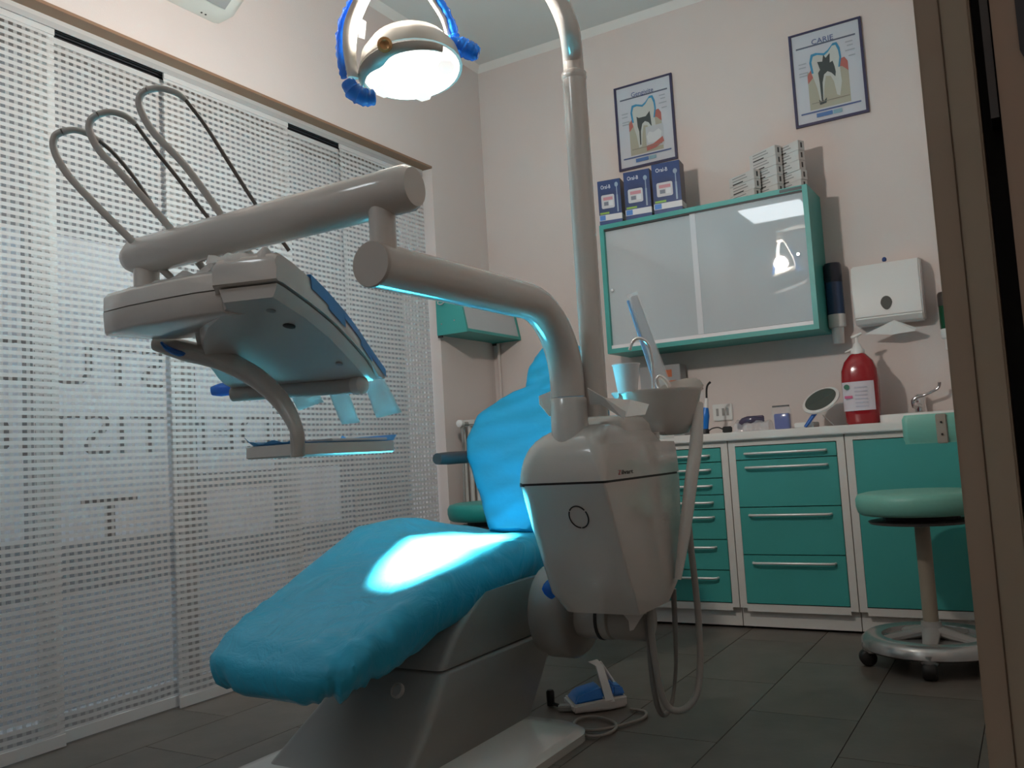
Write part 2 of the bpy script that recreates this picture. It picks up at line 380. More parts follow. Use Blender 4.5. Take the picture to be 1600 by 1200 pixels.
for nm, pts in (('handle', [D(700, 66, LD+0.04*.9), D(718, 72, LD+0.04*.9), D(736, 80, LD+0.04*.9), D(748, 84, LD+0.04*.9)]), ('handle', [D(585, 152, LD+-0.06*.9), D(570, 152, LD+-0.07*.9), D(553, 143, LD+-0.08*.9), D(543, 128, LD+-0.08*.9)])):
    h = MB().tube(pts, [.010, .011, .012, .010], 10, sub=4).build('handle', GREYP, lamp, True)
    MB().tube(pts, [.019, .026, .026, .017], 12, sub=7, jit=.12).build('film_wrap', BLUEF, h, True)
# arm from the post to the lamp, above the frame
PX_, PY_ = -1.018, 2.15
MB().tube([hub+Vector((0, 0, -.03)), hub+Vector((0, 0, .06))], .035, 16).build('hub', YOKE, lamp, True)
ld = bpy.data.lights.new('lamp_spill', 'POINT'); ld.energy = LAMP_SPILL; ld.color = (1, .92, .85); ld.shadow_soft_size = .045
lo = bpy.data.objects.new('lamp_spill', ld); COL.objects.link(lo); lo.location = LP(0, 0, -.17)
sd = bpy.data.lights.new('lamp_beam', 'SPOT'); sd.energy = LAMP_BEAM; sd.color = (1, .93, .84); sd.spot_size = math.radians(32); sd.spot_blend = .6; sd.shadow_soft_size = .03
so = bpy.data.objects.new('lamp_beam', sd); COL.objects.link(so)
sp_ = LP(0, 0, .06)
zax = (sp_-tgt).normalized(); yax = (Vector((-.12, 1, 0))-zax*zax.dot(Vector((-.12, 1, 0)))).normalized(); xax = yax.cross(zax)
mm = Matrix((xax*.38, yax, zax)).transposed().to_4x4(); mm.translation = sp_; so.matrix_world = mm
# ================================================================== THE CHAIR
CX = -1.70
ch = thing('dental_chair', 'white based dental chair with reclined back under cyan covers', 'dental chair', (CX, 2.3, 0))
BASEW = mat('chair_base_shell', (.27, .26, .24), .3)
MB().loft([rrect(-2.02, -1.235, 1.62, 2.46, .0, .10), rrect(-2.02, -1.235, 1.62, 2.46, .022, .10), rrect(-2.0, -1.255, 1.64, 2.44, .034, .09)]).build('floor_plate', WHITE, ch, True)
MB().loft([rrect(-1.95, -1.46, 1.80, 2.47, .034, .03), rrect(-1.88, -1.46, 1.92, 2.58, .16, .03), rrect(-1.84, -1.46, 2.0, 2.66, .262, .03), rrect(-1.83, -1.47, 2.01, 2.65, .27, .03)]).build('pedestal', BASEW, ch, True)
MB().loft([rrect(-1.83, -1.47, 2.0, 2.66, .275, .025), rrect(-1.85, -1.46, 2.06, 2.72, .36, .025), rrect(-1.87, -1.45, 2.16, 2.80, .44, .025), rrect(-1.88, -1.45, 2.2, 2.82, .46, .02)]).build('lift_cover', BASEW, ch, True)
MB().lathe([(.020, -.004), (.020, .004), (.016, .006), (.015, .001)], D(621, 1079, 2.27), 18, Matrix.Rotation(math.radians(60), 3, 'X')).build('plug_cap', GREYP, ch, True)
PAD = TEALD
def seat_z(x, y):
    u = (x-CX)/.255
    t = (y-1.60)/(2.27-1.60)
    if t < 1: z = .405+(.597-.405)*(t**.95 if t > 0 else t)
    else: z = .597-.02*min(1, (y-2.27)/.5)
    k = math.exp(-((y-2.30)/.30)**2)
    z += k*(.060*max(0, -u)**1.4-.008*max(0, u))
    z += .0035*math.sin((y+.25*x)*95+2*math.sin(9*x))*max(0, min(1, (1.98-y)/.2))+.003*math.sin(70*(x-.6*y))*max(0, min(1, (u+.1)))
    z += (.018+.024*max(0, min(1, (y-2.25)/.3)))*(max(0, -u))**2*(1 if y > 2 else max(0, (y-1.6)/.4))
    return z
def shape_cover(name, center, hw, y0, y1, zf, skirt, parent, matl, ruff=.02, inset=0, seed=1, nexp=4.5):
    rnd = random.Random(seed); n = 200; rings = []
    yc = (y0+y1)/2; L = (y1-y0)/2
    ph = [rnd.uniform(0, 6.28) for _ in range(8)]
    def outline(s):
        out = []
        for k in range(n):
            a = 2*math.pi*k/n; c, d = math.cos(a), math.sin(a)
            y = yc+L*s*math.copysign(abs(d)**(2/nexp), d); w = hw(y)
            out.append((center+w*s*math.copysign(abs(c)**(2/nexp), c), y, a))
        return out
    def wr(a, y, amp):
        return amp*(math.sin(9*a+ph[0]+y*9)+.7*math.sin(17*a+ph[1]-y*13)+.5*math.sin(31*a+ph[2]+y*21))/2.2
    for s in (.02, .1, .2, .3, .4, .5, .58, .66, .72, .78, .82, .86, .9, .93, .955, .975, .99, 1.0):
        rings.append([Vector((x, y, zf(x, y)-.030*max(0, (s-.86)/.14)**2.5+.0015*math.sin(40*x+9*y)+.002*math.sin(23*y-30*x+s*4))) for x, y, a in outline(s)])
    oo = outline(1.0)
    for k, (dz, push) in enumerate(((.055, .008), (.085, .006), (.115, .0), (.14, -.008), (.16, -.03), (.15, -.06))):
        rg = []
        for x, y, a in oo:
            m_ = skirt(x, y); f = dz/.16
            nx, ny = x-center, (y-yc)*.35; l_ = math.hypot(nx, ny) or 1
            w_ = wr(a, y, ruff*f)
            rg.append(Vector((x+nx/l_*(push+w_*.5), y+ny/l_*(push+w_*.5), zf(x, y)-.01-dz*m_/.16*1.0+wr(a*1.3+1, y, ruff*.5*f))))
        rings.append(rg)
    rings.append([Vector((center+(p.x-center)*.5, yc+(p.y-yc)*.8, p.z+.03)) for p in rings[-1]])
    return MB().loft(rings, True).build(name, matl, parent, True)
seat_hw = lambda y: .255+.018*max(0, min(1, (2.0-y)/.4))
cov = shape_cover('seat_cover', CX-.015, seat_hw, 1.585, 2.88, seat_z, lambda x, y: .125+.02*math.sin(7*y)+(.03 if y > 2.2 else 0), None, COVER, .026, nexp=6.5)
tag(cov, 'shiny cyan plastic cover pulled over the seat and leg rest', 'chair cover')
shape_cover('seat_pad', CX, lambda y: seat_hw(y)-.03, 1.62, 2.84, lambda x, y: seat_z(x, y)-.03, lambda x, y: .07, ch, PAD, 0)
# backrest in its own tilted plane
BO = Vector((CX+.01, 2.80, .585)); bu = Vector((0, math.sin(math.radians(35)), math.cos(math.radians(35)))); bn = Vector((0, -bu.z, bu.y)); bx = Vector((1, 0, 0))
def slab(name, prof, thick, matl, parent, off=0, seed=3, wr=.004, shrink=0.0, O=BO, bul=.04):
    """prof: (t,halfwidth) along bu; puffy slab"""
    rnd = random.Random(seed); p1, p2 = rnd.uniform(0, 6), rnd.uniform(0, 6)
    m = len(prof); rings = []; n = 36
    for i, (t, w) in enumerate(prof):
        w = max(.004, w-shrink); th = thick*min(1, (w/.12)**.5); rg = []
        for k in range(n):
            a = 2*math.pi*k/n; c, d = math.cos(a), math.sin(a)
            X = w*math.copysign(abs(c)**.75, c); Zz = th*math.copysign(abs(d)**.6, d)
            Zz += wr*(math.sin(t*38+c*3+p1)+math.sin(t*60-c*5+p2))*(1 if d > 0 else .3)-bul*(X/.3)**2*(-1)
            rg.append(O+bx*X+bu*t+bn*(Zz+off))
        rings.append(rg)
    return MB().loft(rings, True).build(name, matl, parent, True)
bprof = [(-.02, .09), (.0, .105), (.06, .14), (.14, .185), (.22, .235), (.30, .285), (.38, .308), (.44, .310), (.50, .295), (.55, .265), (.59, .225), (.62, .18), (.64, .12), (.645, .06)]
def dense(p, k=3):
    o = []
    for i in range(len(p)-1):
        for j in range(k): t = j/k; o.append((p[i][0]*(1-t)+p[i+1][0]*t, p[i][1]*(1-t)+p[i+1][1]*t))
    return o+[p[-1]]
COVER.node_tree.nodes['Noise Texture'].inputs['Distortion'].default_value = 2.0
BCOV = mat('cyan_back_cover', (.003, .235, .42), .5, bump=.7, bscale=8, spec=.35)
bc = slab('backrest_cover', dense(bprof), .055, BCOV, None, seed=5, wr=.0035)
tag(bc, 'blue plastic cover over the reclined chair backrest', 'chair cover')
slab('backrest_pad', bprof, .03, PAD, ch, shrink=.02, wr=0)
hprof = [(.60, .09), (.64, .115), (.70, .125), (.76, .128), (.81, .12), (.85, .09), (.87, .04)]
hc = slab('headrest_cover', dense(hprof), .045, BCOV, None, off=.01, seed=9, wr=.004)
tag(hc, 'small blue plastic cover over the chair headrest', 'chair cover')
slab('headrest_pad', hprof, .025, PAD, ch, off=.01, shrink=.02, wr=0)
MB().tube([AX(683, 717, -2.0), AX(700, 716, -2.0), AX(745, 713, -1.99), AX(770, 712, -1.96), AX(790, 715, -1.9)], [.022, .025, .025, .025, .025], 14).build('armrest', DGREY, ch, True, bev=0)
# swing joint between chair and water unit
jc = D(893, 952, 2.72)
RY = Matrix.Rotation(math.radians(90), 3, 'Y')
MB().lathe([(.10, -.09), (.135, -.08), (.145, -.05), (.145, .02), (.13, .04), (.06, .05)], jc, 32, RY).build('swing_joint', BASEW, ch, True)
MB().lathe([(.062, .02), (.065, .10), (.065, .13), (.058, .135)], jc+Vector((.02, -.02, -.015)), 24, RY).build('joint_sleeve', mat('joint_grey', (.40, .39, .36), .35), ch, True)
MB().lathe([(.067, .095), (.0675, .10), (.067, .105)], jc+Vector((.02, -.02, -.015)), 24, RY).build('seal_ring', BLACK, ch, True)
MB().lathe([(.055, .13), (.058, .15), (.058, .24), (.05, .25)], jc+Vector((.02, -.02, -.02)), 24, RY).build('link_arm', MATS['joint_grey'], ch, True)
bf = MB().tube([D(864, 905, 2.56), D(858, 920, 2.56), D(866, 932, 2.56)], [.008, .022, .012], 10, sub=4).build('film_scrap', BLUEF, None, True)
tag(bf, 'scrap of blue film hanging between the seat cover and white unit', 'plastic film')
# ================================================================== WATER UNIT with arms
un = thing('dental_unit', 'white dental water unit with post, arms and instrument head', 'dental unit', (-1.07, 2.3, .40))
x0, x1 = -1.212, -.943
def lring(z):
    t = (.776-z)/(.776-.42)
    f = 2.015+.163*t**1.05; b = 2.57-.088*t**2; q = .028
    sh = 0
    if z < .47: sh = (.47-z)/.05*.02; 
    return rrect(x0+sh*1.0, x1-sh*.3, f+sh*.6, b-sh*2.2, z, [.05, .007, .03, .05])
MB().loft([lring(z) for z in (.415, .42, .43, .45, .47, .52, .58, .64, .70, .75, .772, .776)]).build('lower_shell', WHITE, un, True)
MB().loft([rrect(x0+.004, x1-.004, 2.019, 2.566, .774, .03), rrect(x0+.004, x1-.004, 2.019, 2.566, .784, .03)]).build('seam_gasket', BLACK, un)
DZ0, DZ1 = .782, .925
def dring(z, yb=None, k=1.0):
    t = max(0, (z-DZ0)/(DZ1-DZ0))
    return rrect(x0+.05*t**2.6+.03*t**8, x1-.018*t**2-.02*t**8, 2.013+.045*t**2.2+.03*t**8, (yb if yb else 2.57), z, [.05+.03*t, .012+.05*t, .03, .05], 8)
MB().loft([dring(z) for z in (.782, .786, .805, .825, .845, .862, .874)]+[dring(.876, 2.46)]+[dring(z, 2.46-.06*(z-.876)/.05) for z in (.892, .905, .915, .921, .925)]+[[Vector((-1.07+(p.x+1.07)*.86, 2.2+(p.y-2.2)*.9, .929)) for p in dring(.925, 2.40)]]).build('upper_shell', WHITE, un, True)
MB().loft([rrect(-1.14, -.965, 2.17, 2.455, .90, .05), rrect(-1.135, -.968, 2.18, 2.44, .93, .05), rrect(-1.125, -.975, 2.195, 2.415, .948, .05), rrect(-1.10, -.995, 2.22, 2.39, .954, .04)]).build('rear_shoulder', WHITE, un, True)
# ring badge + front inset on the slanted front face
fy = lambda z: 2.015+.163*((.776-z)/.356)**1.05
bcn = AY(904, 808, 2.05); n_ = 28
ring = MB()
for a0, a1 in ((-85, 30), (38, 142), (150, 268)):
    pts = []
    for k in range(13):
        a = math.radians(a0+(a1-a0)*k/12); z = bcn.z+.029*math.sin(a); pts.append(Vector((bcn.x+.027*math.cos(a), fy(z)-.001, z)))
    ring.tube(pts, .0019, 6)
ring.build('ring_badge', BLACK, un, True)
lg = AX(966, 742, x1)
text('Z', 'logo_letter', mat('logo_red', (.6, .04, .05), .5), un, (x1+.0008, lg.y, .793), (0, 1, 0), (0, 0, 1), .012, .016)
text('ilvart', 'logo_lettering', mat('logo_dark', (.03, .03, .03), .5), un, (x1+.0008, lg.y+.020, .793), (0, 1, 0), (0, 0, 1), .012, .075)
# collar and main arm
ax_, ay_ = -1.07, 2.09
MB().lathe([(.053, .87), (.0505, .905), (.050, 1.0), (.047, 1.004)], (ax_, ay_, 0), 28).build('arm_collar', WHITE, un, True)
path = [(ax_, ay_, 1.006), (ax_, ay_, 1.03)]
for k in range(0, 11):
    a = math.radians(90*k/10); R_ = .20; path.append((ax_, ay_-R_+R_*math.cos(a), 1.045+R_*math.sin(a)))
path += [(ax_, 1.6, 1.245), (ax_, 1.30, 1.243)]
MB().tube(path, .046, 26).build('main_arm', WHITE, un, True)
MB().lathe([(.044, 0), (.046, .003), (.046, .008)], (ax_, 1.292, 1.243), 28, Matrix.Rotation(math.radians(-90), 3, 'X')).build('arm_end_cap', mat('cap_beige', (.50, .47, .43), .3), un, True)
MB().lathe([(.0265, 1.27), (.0265, 1.36)], (ax_+.008, 1.325, 0), 22).build('arm_pivot', WHITE, un, True)
MB().tube([(-.986, 1.335, 1.388), (-1.0, 1.334, 1.388), (-1.2, 1.327, 1.386), (-1.78, 1.304, 1.378), (-1.812, 1.303, 1.378)], [.038, .046, .046, .0445, .030], 26).build('second_arm', WHITE, un, True)
MB().lathe([(.029, 1.295), (.029, 1.345)], (-1.755, 1.305, 0), 20).build('head_pivot', WHITE, un, True)
MB().lathe([(.055, 1.282), (.045, 1.296), (.03, 1.298)], (-1.755, 1.305, 0), 24).build('pivot_flange', WHITE, un, True)
# carrier: flat boat-shaped plate under the arm, reaching the instrument head
def crr(z, k, dx=0): 
    ys = 1.0
    return [Vector((x, y, z)) for x, y in ((-1.845+dx, 1.29), (-1.835+dx, 1.245), (-1.80, 1.222+k), (-1.70, 1.215+k), (-1.60, 1.218+k), (-1.50, 1.225+k), (-1.43, 1.24+k), (-1.40, 1.30), (-1.45, 1.42), (-1.55, 1.46), (-1.68, 1.44), (-1.78, 1.40), (-1.83+dx, 1.35))]
MB().loft([crr(1.190, .012, .012), crr(1.196, .004, .004), crr(1.238, 0)]).build('carrier_lower', WHITE, un, True)
MB().loft([crr(1.241, .001, .001), crr(1.272, .002, .002), crr(1.284, .014, .014)]).build('carrier_upper', WHITE, un, True)
# instrument head: curved slab sloping away, turned 17 degrees towards the chair
HB = Vector((-1.27, 1.25, 0)); ha_ = math.radians(17); hf = Vector((-math.sin(ha_), math.cos(ha_), 0)); hl = Vector((-math.cos(ha_), -math.sin(ha_), 0))
def HP(s_, o_, z_): return HB+hf*s_+hl*o_+Vector((0, 0, z_))
def interp(tab, x):
    if x <= tab[0][0]: return tab[0][1]
    for (a, za), (b, zb_) in zip(tab, tab[1:]):
        if x <= b: return za+(zb_-za)*(x-a)/(b-a)
    return tab[-1][1]
HT = [(-.012, 1.288), (.014, 1.297), (.06, 1.29), (.122, 1.276), (.212, 1.249), (.309, 1.213), (.378, 1.181), (.432, 1.151), (.49, 1.121), (.535, 1.099)]
HS = [(-.012, 1.234), (.009, 1.235), (.117, 1.215), (.238, 1.188), (.338, 1.153), (.429, 1.118), (.493, 1.079), (.535, 1.075)]
HN = [(0, 1.203), (.134, 1.180), (.256, 1.148), (.356, 1.110), (.42, 1.084), (.50, 1.066)]
HW = [(-.02, .14), (.05, .17), (.12, .26), (.2, .33), (.3, .39), (.4, .415), (.55, .42)]
rings = []
for s_ in (-.012, -.004, .014, .06, .09, .122, .165, .212, .26, .309, .345, .378, .405, .432, .46, .49, .515, .53, .536):
    w_ = interp(HW, s_); zt, zs = interp(HT, s_), interp(HS, s_)
    if s_ < -.01 or s_ > .535: zt -= .008; zs += .004
    q = .012
    rings.append([HP(s_, 0, zs), HP(s_, -.001, (zt+zs)/2), HP(s_, .002, zt-q*.5), HP(s_, q, zt), HP(s_, w_/2, zt), HP(s_, w_-q, zt), HP(s_, w_, zt-q), HP(s_, w_, zs)])
MB().loft(rings).build('instrument_head', WHITE, un, True)
rings = []
for s_ in (.0, .03, .08, .134, .19, .256, .31, .356, .39, .42, .46, .49):
    w_ = interp(HW, s_)-.012; zs = interp(HS, s_)-.004; zn = interp(HN, s_)
    rings.append([HP(s_, .006, zs), HP(s_, .009, (zs+zn)/2), HP(s_, .016, zn), HP(s_, w_*.5, zn), HP(s_, w_-.01, zn), HP(s_, w_, zs)])
MB().loft(rings).build('head_tray_pan', mat('pan_grey', (.56, .55, .52), .28), un, True)
for (s_, o_, r_, mt) in ((.07, .06, .010, GREYP), (.165, .07, .014, BLACK), (.37, .05, .009, GREYP), (.28, .30, .005, BLACK)):
    zc = interp(HN, s_); MB().lathe([(r_*.7, -.003), (r_, -.002), (r_, .012)], HP(s_, o_, zc), 14, Matrix.Rotation(math.radians(-16), 3, 'X')).build('socket', mt, un, True)
MB().tube([HP(.47, .40, 1.062), HP(.47, .035, 1.058)], .020, 16).build('front_bar', mat('bar_grey', (.42, .41, .39), .3), un, True)
bk_ = MB().lathe([(.016, 0), (.024, .006), (.024, .03), (.016, .036)], HP(.47, .06, 1.058), 16, RY @ RZ(0)).build('bar_knob', WHITE, un, True)
hd = MB().tube([D(376, 605, 2.34), D(362, 607, 2.34), D(345, 609, 2.34), D(331, 611, 2.34)], [.013, .018, .018, .012], 12, sub=3).build('side_handle', BLUEF, un, True)
MB().tube([D(374, 604, 2.34), D(400, 600, 2.34)], .010, 10).build('handle_stem', DGREY, hd, True)
MB().tube([D(300, 553, 2.12), D(280, 552, 2.12), D(262, 545, 2.12), D(252, 535, 2.12)], [.008, .016, .014, .006], 10, sub=3, flat=.5).build('film_wrap', BLUEF, un, True)
# clear film bunched on top, blue tape on the side edge
cfm = MB(); vs = []; nx, ny = 22, 22
for i in range(nx+1):
    s_ = -.008+.26*i/nx; w_ = interp(HW, s_)+.012
    for j in range(ny+1):
        o_ = .025+(w_-.02)*j/ny
        z = interp(HT, s_)+.008+.004*math.sin(i*.7+j*.6)+.004*math.sin(i*.35+2-j*.3)*math.cos(j*.6)+.0015*math.sin(j*1.5-i*.9)
        if i in (0, nx) or j in (0, ny): z = interp(HT, s_)-.004
        vs.append(HP(s_, o_, z))
cfm.add(vs, [(i*(ny+1)+j, (i+1)*(ny+1)+j, (i+1)*(ny+1)+j+1, i*(ny+1)+j+1) for i in range(nx) for j in range(ny)])
n0 = len(vs); vs2 = []
for i in range(23):
    for j in range(13):
        u, v = i/22, j/12; e = min(u, 1-u, v, 1-v)
        vs2.append(Vector((-1.70+.30*u, 1.25+.19*v, 1.284+min(1, e*7)*(.020+.009*math.sin(i*.9+j*.7)+.007*math.sin(j*1.4-i*.5)))))
cfm.add(vs2, [(i*13+j, (i+1)*13+j, (i+1)*13+j+1, i*13+j+1) for i in range(22) for j in range(12)])
o = cfm.build('plastic_film', film('bunched_film', (.80, .79, .77), .25, .3, .3), None, True)
tag(o, 'crumpled clear plastic film spread over the instrument head', 'plastic film')
tp = MB()
for sa, sb, dw in ((.135, .215, .030), (.215, .30, .038), (.30, .385, .018), (.385, .45, .030), (.45, .535, .02)):
    for k in range(3):
        a = sa+(sb-sa)*k/3; b = sa+(sb-sa)*(k+1)/3; za_, zb2 = interp(HT, a), interp(HT, b)
        tp.add([HP(a, -.003, za_-dw), HP(b, -.003, zb2-dw), HP(b, -.002, zb2+.001), HP(a, -.002, za_+.001)], [(0, 1, 2, 3)])
        tp.add([HP(a, -.002, za_+.001), HP(b, -.002, zb2+.001), HP(b, .03, zb2+.003), HP(a, .03, za_+.003)], [(0, 1, 2, 3)])
tp.build('blue_tape', film('blue_tape', (.06, .38, .78), .1, .2, .3), un, solid=.0006)
# three whip arms with hoses
WH = mat('hose_grey', (.46, .45, .42), .35)
WHD = mat('hose_dark', (.13, .125, .115), .5)
whips = [([(276, 442), (205, 375), (130, 300), (98, 262), (84, 232), (86, 213), (97, 206)], [(97, 206), (115, 203), (135, 208), (155, 220)], [(155, 220), (180, 242), (215, 285), (255, 345), (305, 400)]),
         ([(322, 425), (265, 355), (190, 272), (155, 235), (140, 205), (142, 188), (153, 179)], [(153, 179), (172, 175), (195, 181), (212, 194)], [(212, 194), (240, 232), (275, 275), (325, 340), (372, 395)]),
         ([(398, 408), (345, 335), (290, 260), (240, 207), (219, 170), (219, 150), (229, 141)], [(229, 141), (250, 138), (275, 145), (290, 156)], [(290, 156), (320, 195), (355, 250), (400, 320), (452, 392)])]
for (nr, tpz, fr) in whips:
    m1 = len(nr); d0 = 1.93
    w = [D(x, y, 2.03-.0*k) for k, (x, y) in enumerate(nr)]
    wa = MB().tube(w, .0085, 12, sub=5).build('whip_arm', WH, un, True)
    MB().tube([D(x, y, 2.03+.012*k) for k, (x, y) in enumerate(tpz)], [.0085, .0075, .0075, .0065], 12, sub=5).build('loop_sleeve', WH, wa, True)
    MB().tube([D(x, y, 2.066+.03*k) for k, (x, y) in enumerate(fr)], .0048, 10, sub=5).build('hose', WHD, wa, True)
# pouches hanging from the front edge
def pouch(ps, d, lab):
    q = [D(x, y, d) for x, y in ps]; n = 6; vs = []
    for i in range(n+1):
        for j in range(n+1):
            u, v = i/n, j/n
            p = (q[0]*(1-u)+q[1]*u)*(1-v)+(q[3]*(1-u)+q[2]*u)*v
            vs.append(p+cf*(.006*math.sin(u*5+v*7)+.004*math.sin(v*13)))
    o = MB().add(vs, [(i*(n+1)+j, (i+1)*(n+1)+j, (i+1)*(n+1)+j+1, i*(n+1)+j+1) for i in range(n) for j in range(n)]).build('instrument_pouch', PAPER, None, True, solid=.003)
    tag(o, lab, 'pouch', 'sterile pouches hanging from the instrument head')
pouch([(448, 602), (487, 594), (506, 628), (466, 641)], 2.34, 'short wide white pouch hanging near the curved tray arm')
pouch([(505, 592), (534, 590), (563, 660), (534, 663)], 2.32, 'narrow white pouch hanging between two others')
pouch([(566, 590), (592, 578), (628, 644), (588, 653)], 2.30, 'white pouch hanging at the taped corner of the instrument head')
# tray arm and tray
MB().tube([D(245, 535, 2.16), D(290, 548, 2.14), D(345, 562, 2.10), D(400, 590, 2.05), D(440, 628, 2.0), D(462, 668, 1.96), D(467, 692, 1.95), D(467, 712, 1.95)], [.022, .026, .026, .025, .021, .016, .0135, .0135], 16, sub=4).build('tray_arm', mat('arm_greige', (.42, .41, .375), .3), un, True)
tx0, tx1, ty0, ty1 = -1.600, -1.412, 1.440, 1.775
MB().loft([rrect(tx0+.004, tx1-.004, ty0+.004, ty1-.004, .886, .012), rrect(tx0, tx1, ty0, ty1, .889, .014), rrect(tx0, tx1, ty0, ty1, .913, .014), rrect(tx0+.003, tx1-.003, ty0+.003, ty1-.003, .915, .012)]).build('tray', mat('tray_shell', (.66, .66, .63), .3), un, True)
MB().tube([(tx1-.012, ty0-.004, .884), (tx1-.012, ty0-.004, .96)], .0145, 16).build('tray_post', MATS['arm_greige'], un, True)
ln_ = MB(); vs = []; nu, nv = 12, 24
for i in range(nu+1):
    for j in range(nv+1):
        u, v = i/nu, j/nv; z = .9165
        if j == 0: z += .006+.004*math.sin(i*1.3)
        if i == 0: z += .009+.006*(j == 0)
        if j == nv: z += .014
        vs.append((tx0+.002+(tx1-tx0-.004)*u, ty0+.002+(ty1-ty0+.004)*v, z))
ln_.add(vs, [(i*(nv+1)+j, (i+1)*(nv+1)+j, (i+1)*(nv+1)+j+1, i*(nv+1)+j+1) for i in range(nu) for j in range(nv)])
tag(ln_.build('tray_liner', film('liner_blue', (.12, .45, .80), .05, .3, .3), None, True, solid=.001), 'blue film liner with curled edges on the small tray', 'tray liner')
tag(MB().box((tx0+.03, ty0+.10, .918), (tx1-.002, ty1-.03, .924)).build('paper_towel', mat('towel_white', (.8, .8, .8), .8), bev=.002), 'flat folded white paper towel lying on the small tray', 'paper towel')
# lamp post
MB().tube([(PX_, PY_, .95), (PX_, PY_, 1.9)], .033, 22).build('lamp_post', WHITE, un, True)
MB().lathe([(.033, 1.893), (.0355, 1.9), (.0355, 1.912), (.030, 1.918)], (PX_, PY_, 0), 24).build('post_collar', WHITE, un, True)
q_ = [D(898, 118, 2.385), D(896, 90, 2.385), D(890, 50, 2.385), D(878, 15, 2.39), D(860, -18, 2.40), D(832, -48, 2.43), D(780, -85, 2.5), D(700, -100, 2.50), D(640, -95, 2.50), D(622, -88, 2.50)]
q_[0] = Vector((PX_, PY_, 1.91)); q_[1] = Vector((PX_, PY_, 1.96))
MB().tube(q_, [.029]*5+[.027, .025, .022, .02, .02], 22, sub=4).build('lamp_arm', WHITE, un, True)
# ---- cuspidor bowl
cb = D(1026, 612, 2.68); bz = cb.z
cus = thing('cuspidor', 'white spittoon bowl with chrome cup filler beside the unit', 'spittoon', (cb.x, cb.y, bz-.14))
def bring(r, z, k=1.0):
    out = []; dx = (bz-z)*.17
    for j in range(40):
        a = 2*math.pi*j/40; c, s_ = math.cos(a), math.sin(a)
        out.append(Vector((cb.x+cr.x*(dx+r*c)-cf.x*r*s_*.75*k, cb.y+cr.y*(dx+r*c)-cf.y*r*s_*.75*k, z)))
    return out
MB().loft([bring(.045, bz-.135), bring(.065, bz-.13), bring(.09, bz-.10), bring(.116, bz-.05), bring(.134, bz-.008), bring(.139, bz+.0), bring(.138, bz+.004), bring(.130, bz+.001), bring(.10, bz-.02), bring(.05, bz-.035)]).build('bowl', WHITE, cus, True)
MB().box((-.99, 2.44, bz-.145), (-.955, 2.56, bz-.125)).build('bracket', CHROME, cus)
sp2 = [D(1062, 604, 2.76), D(1062, 595, 2.76)]
MB().loft([[D(x, y, 2.74) for x, y in ((1026, 607), (1045, 597), (1070, 591), (1092, 590), (1102, 605), (1095, 612), (1040, 614))], [D(x, y, 2.84) for x, y in ((1030, 608), (1048, 600), (1070, 594), (1088, 593), (1096, 605), (1090, 612), (1044, 614))]]).build('splash_back', WHITE, cus, True, bev=.006)
gn = [D(1021, 612, 2.72), D(1021, 590, 2.72), D(1018, 558, 2.72), D(1014, 541, 2.72), D(1006, 531, 2.72), D(996, 529, 2.72), D(988, 535, 2.72), D(984, 547, 2.72)]
MB().tube(gn, .0055, 12, sub=4).build('cup_filler', CHROME, cus, True)
MB().tube([D(1030, 606, 2.7), D(1026, 594, 2.7), D(1031, 588, 2.7), D(1040, 594, 2.7), D(1046, 604, 2.7)], .007, 10, sub=4).build('rinse_spout', CHROME, cus, True)
MB().tube([D(966, 619, 2.64), D(1000, 619, 2.64)], .012, 8).build('cup_rest', WHITE, cus, True)
ct = D(981, 613, 2.62)
cupo = MB().lathe([(.029, 0.0), (.030, .002), (.040, .080), (.0425, .082), (.0425, .085), (.039, .085), (.0285, .004)], (ct.x, ct.y, ct.z), 28).build('paper_cup', mat('cup_white', (.86, .86, .88), .5), None, True)
tag(cupo, 'white disposable cup standing on the spittoon rim', 'cup')
# wrapped flat handle standing behind the bowl
wb = thing('wrapped_handle', 'tall flat tool handle in clear film with a blue edge, behind the tap', 'tool', D(1030, 612, 2.8))
a_, b_ = D(988, 462, 2.8), D(1036, 606, 2.8); ax2 = (b_-a_).normalized(); sd_ = (cr-ax2*cr.dot(ax2)).normalized()
def slat(a, b, w0, w1, th, o): 
    return [a+sd_*(o-w0), a+sd_*(o+w0), b+sd_*(o+w1), b+sd_*(o-w1)], [p+cf*th for p in (a+sd_*(o-w0), a+sd_*(o+w0), b+sd_*(o+w1), b+sd_*(o-w1))]
MB().loft(list(slat(a_, b_, .012, .022, .018, .004))).build('blade', mat('blade_white', (.60, .61, .62), .3), wb, bev=.003)
MB().loft(list(slat(a_+ax2*.01, b_, .003, .005, .02, -.017))).build('blue_edge', film('edge_blue', (.12, .42, .70), .1, .3, .2), wb)
MB().loft(list(slat(a_-ax2*.008, b_, .018, .028, -.004, 0))).build('clear_sleeve', film('sleeve', (.8, .85, .88), .8, .15, .2), wb)
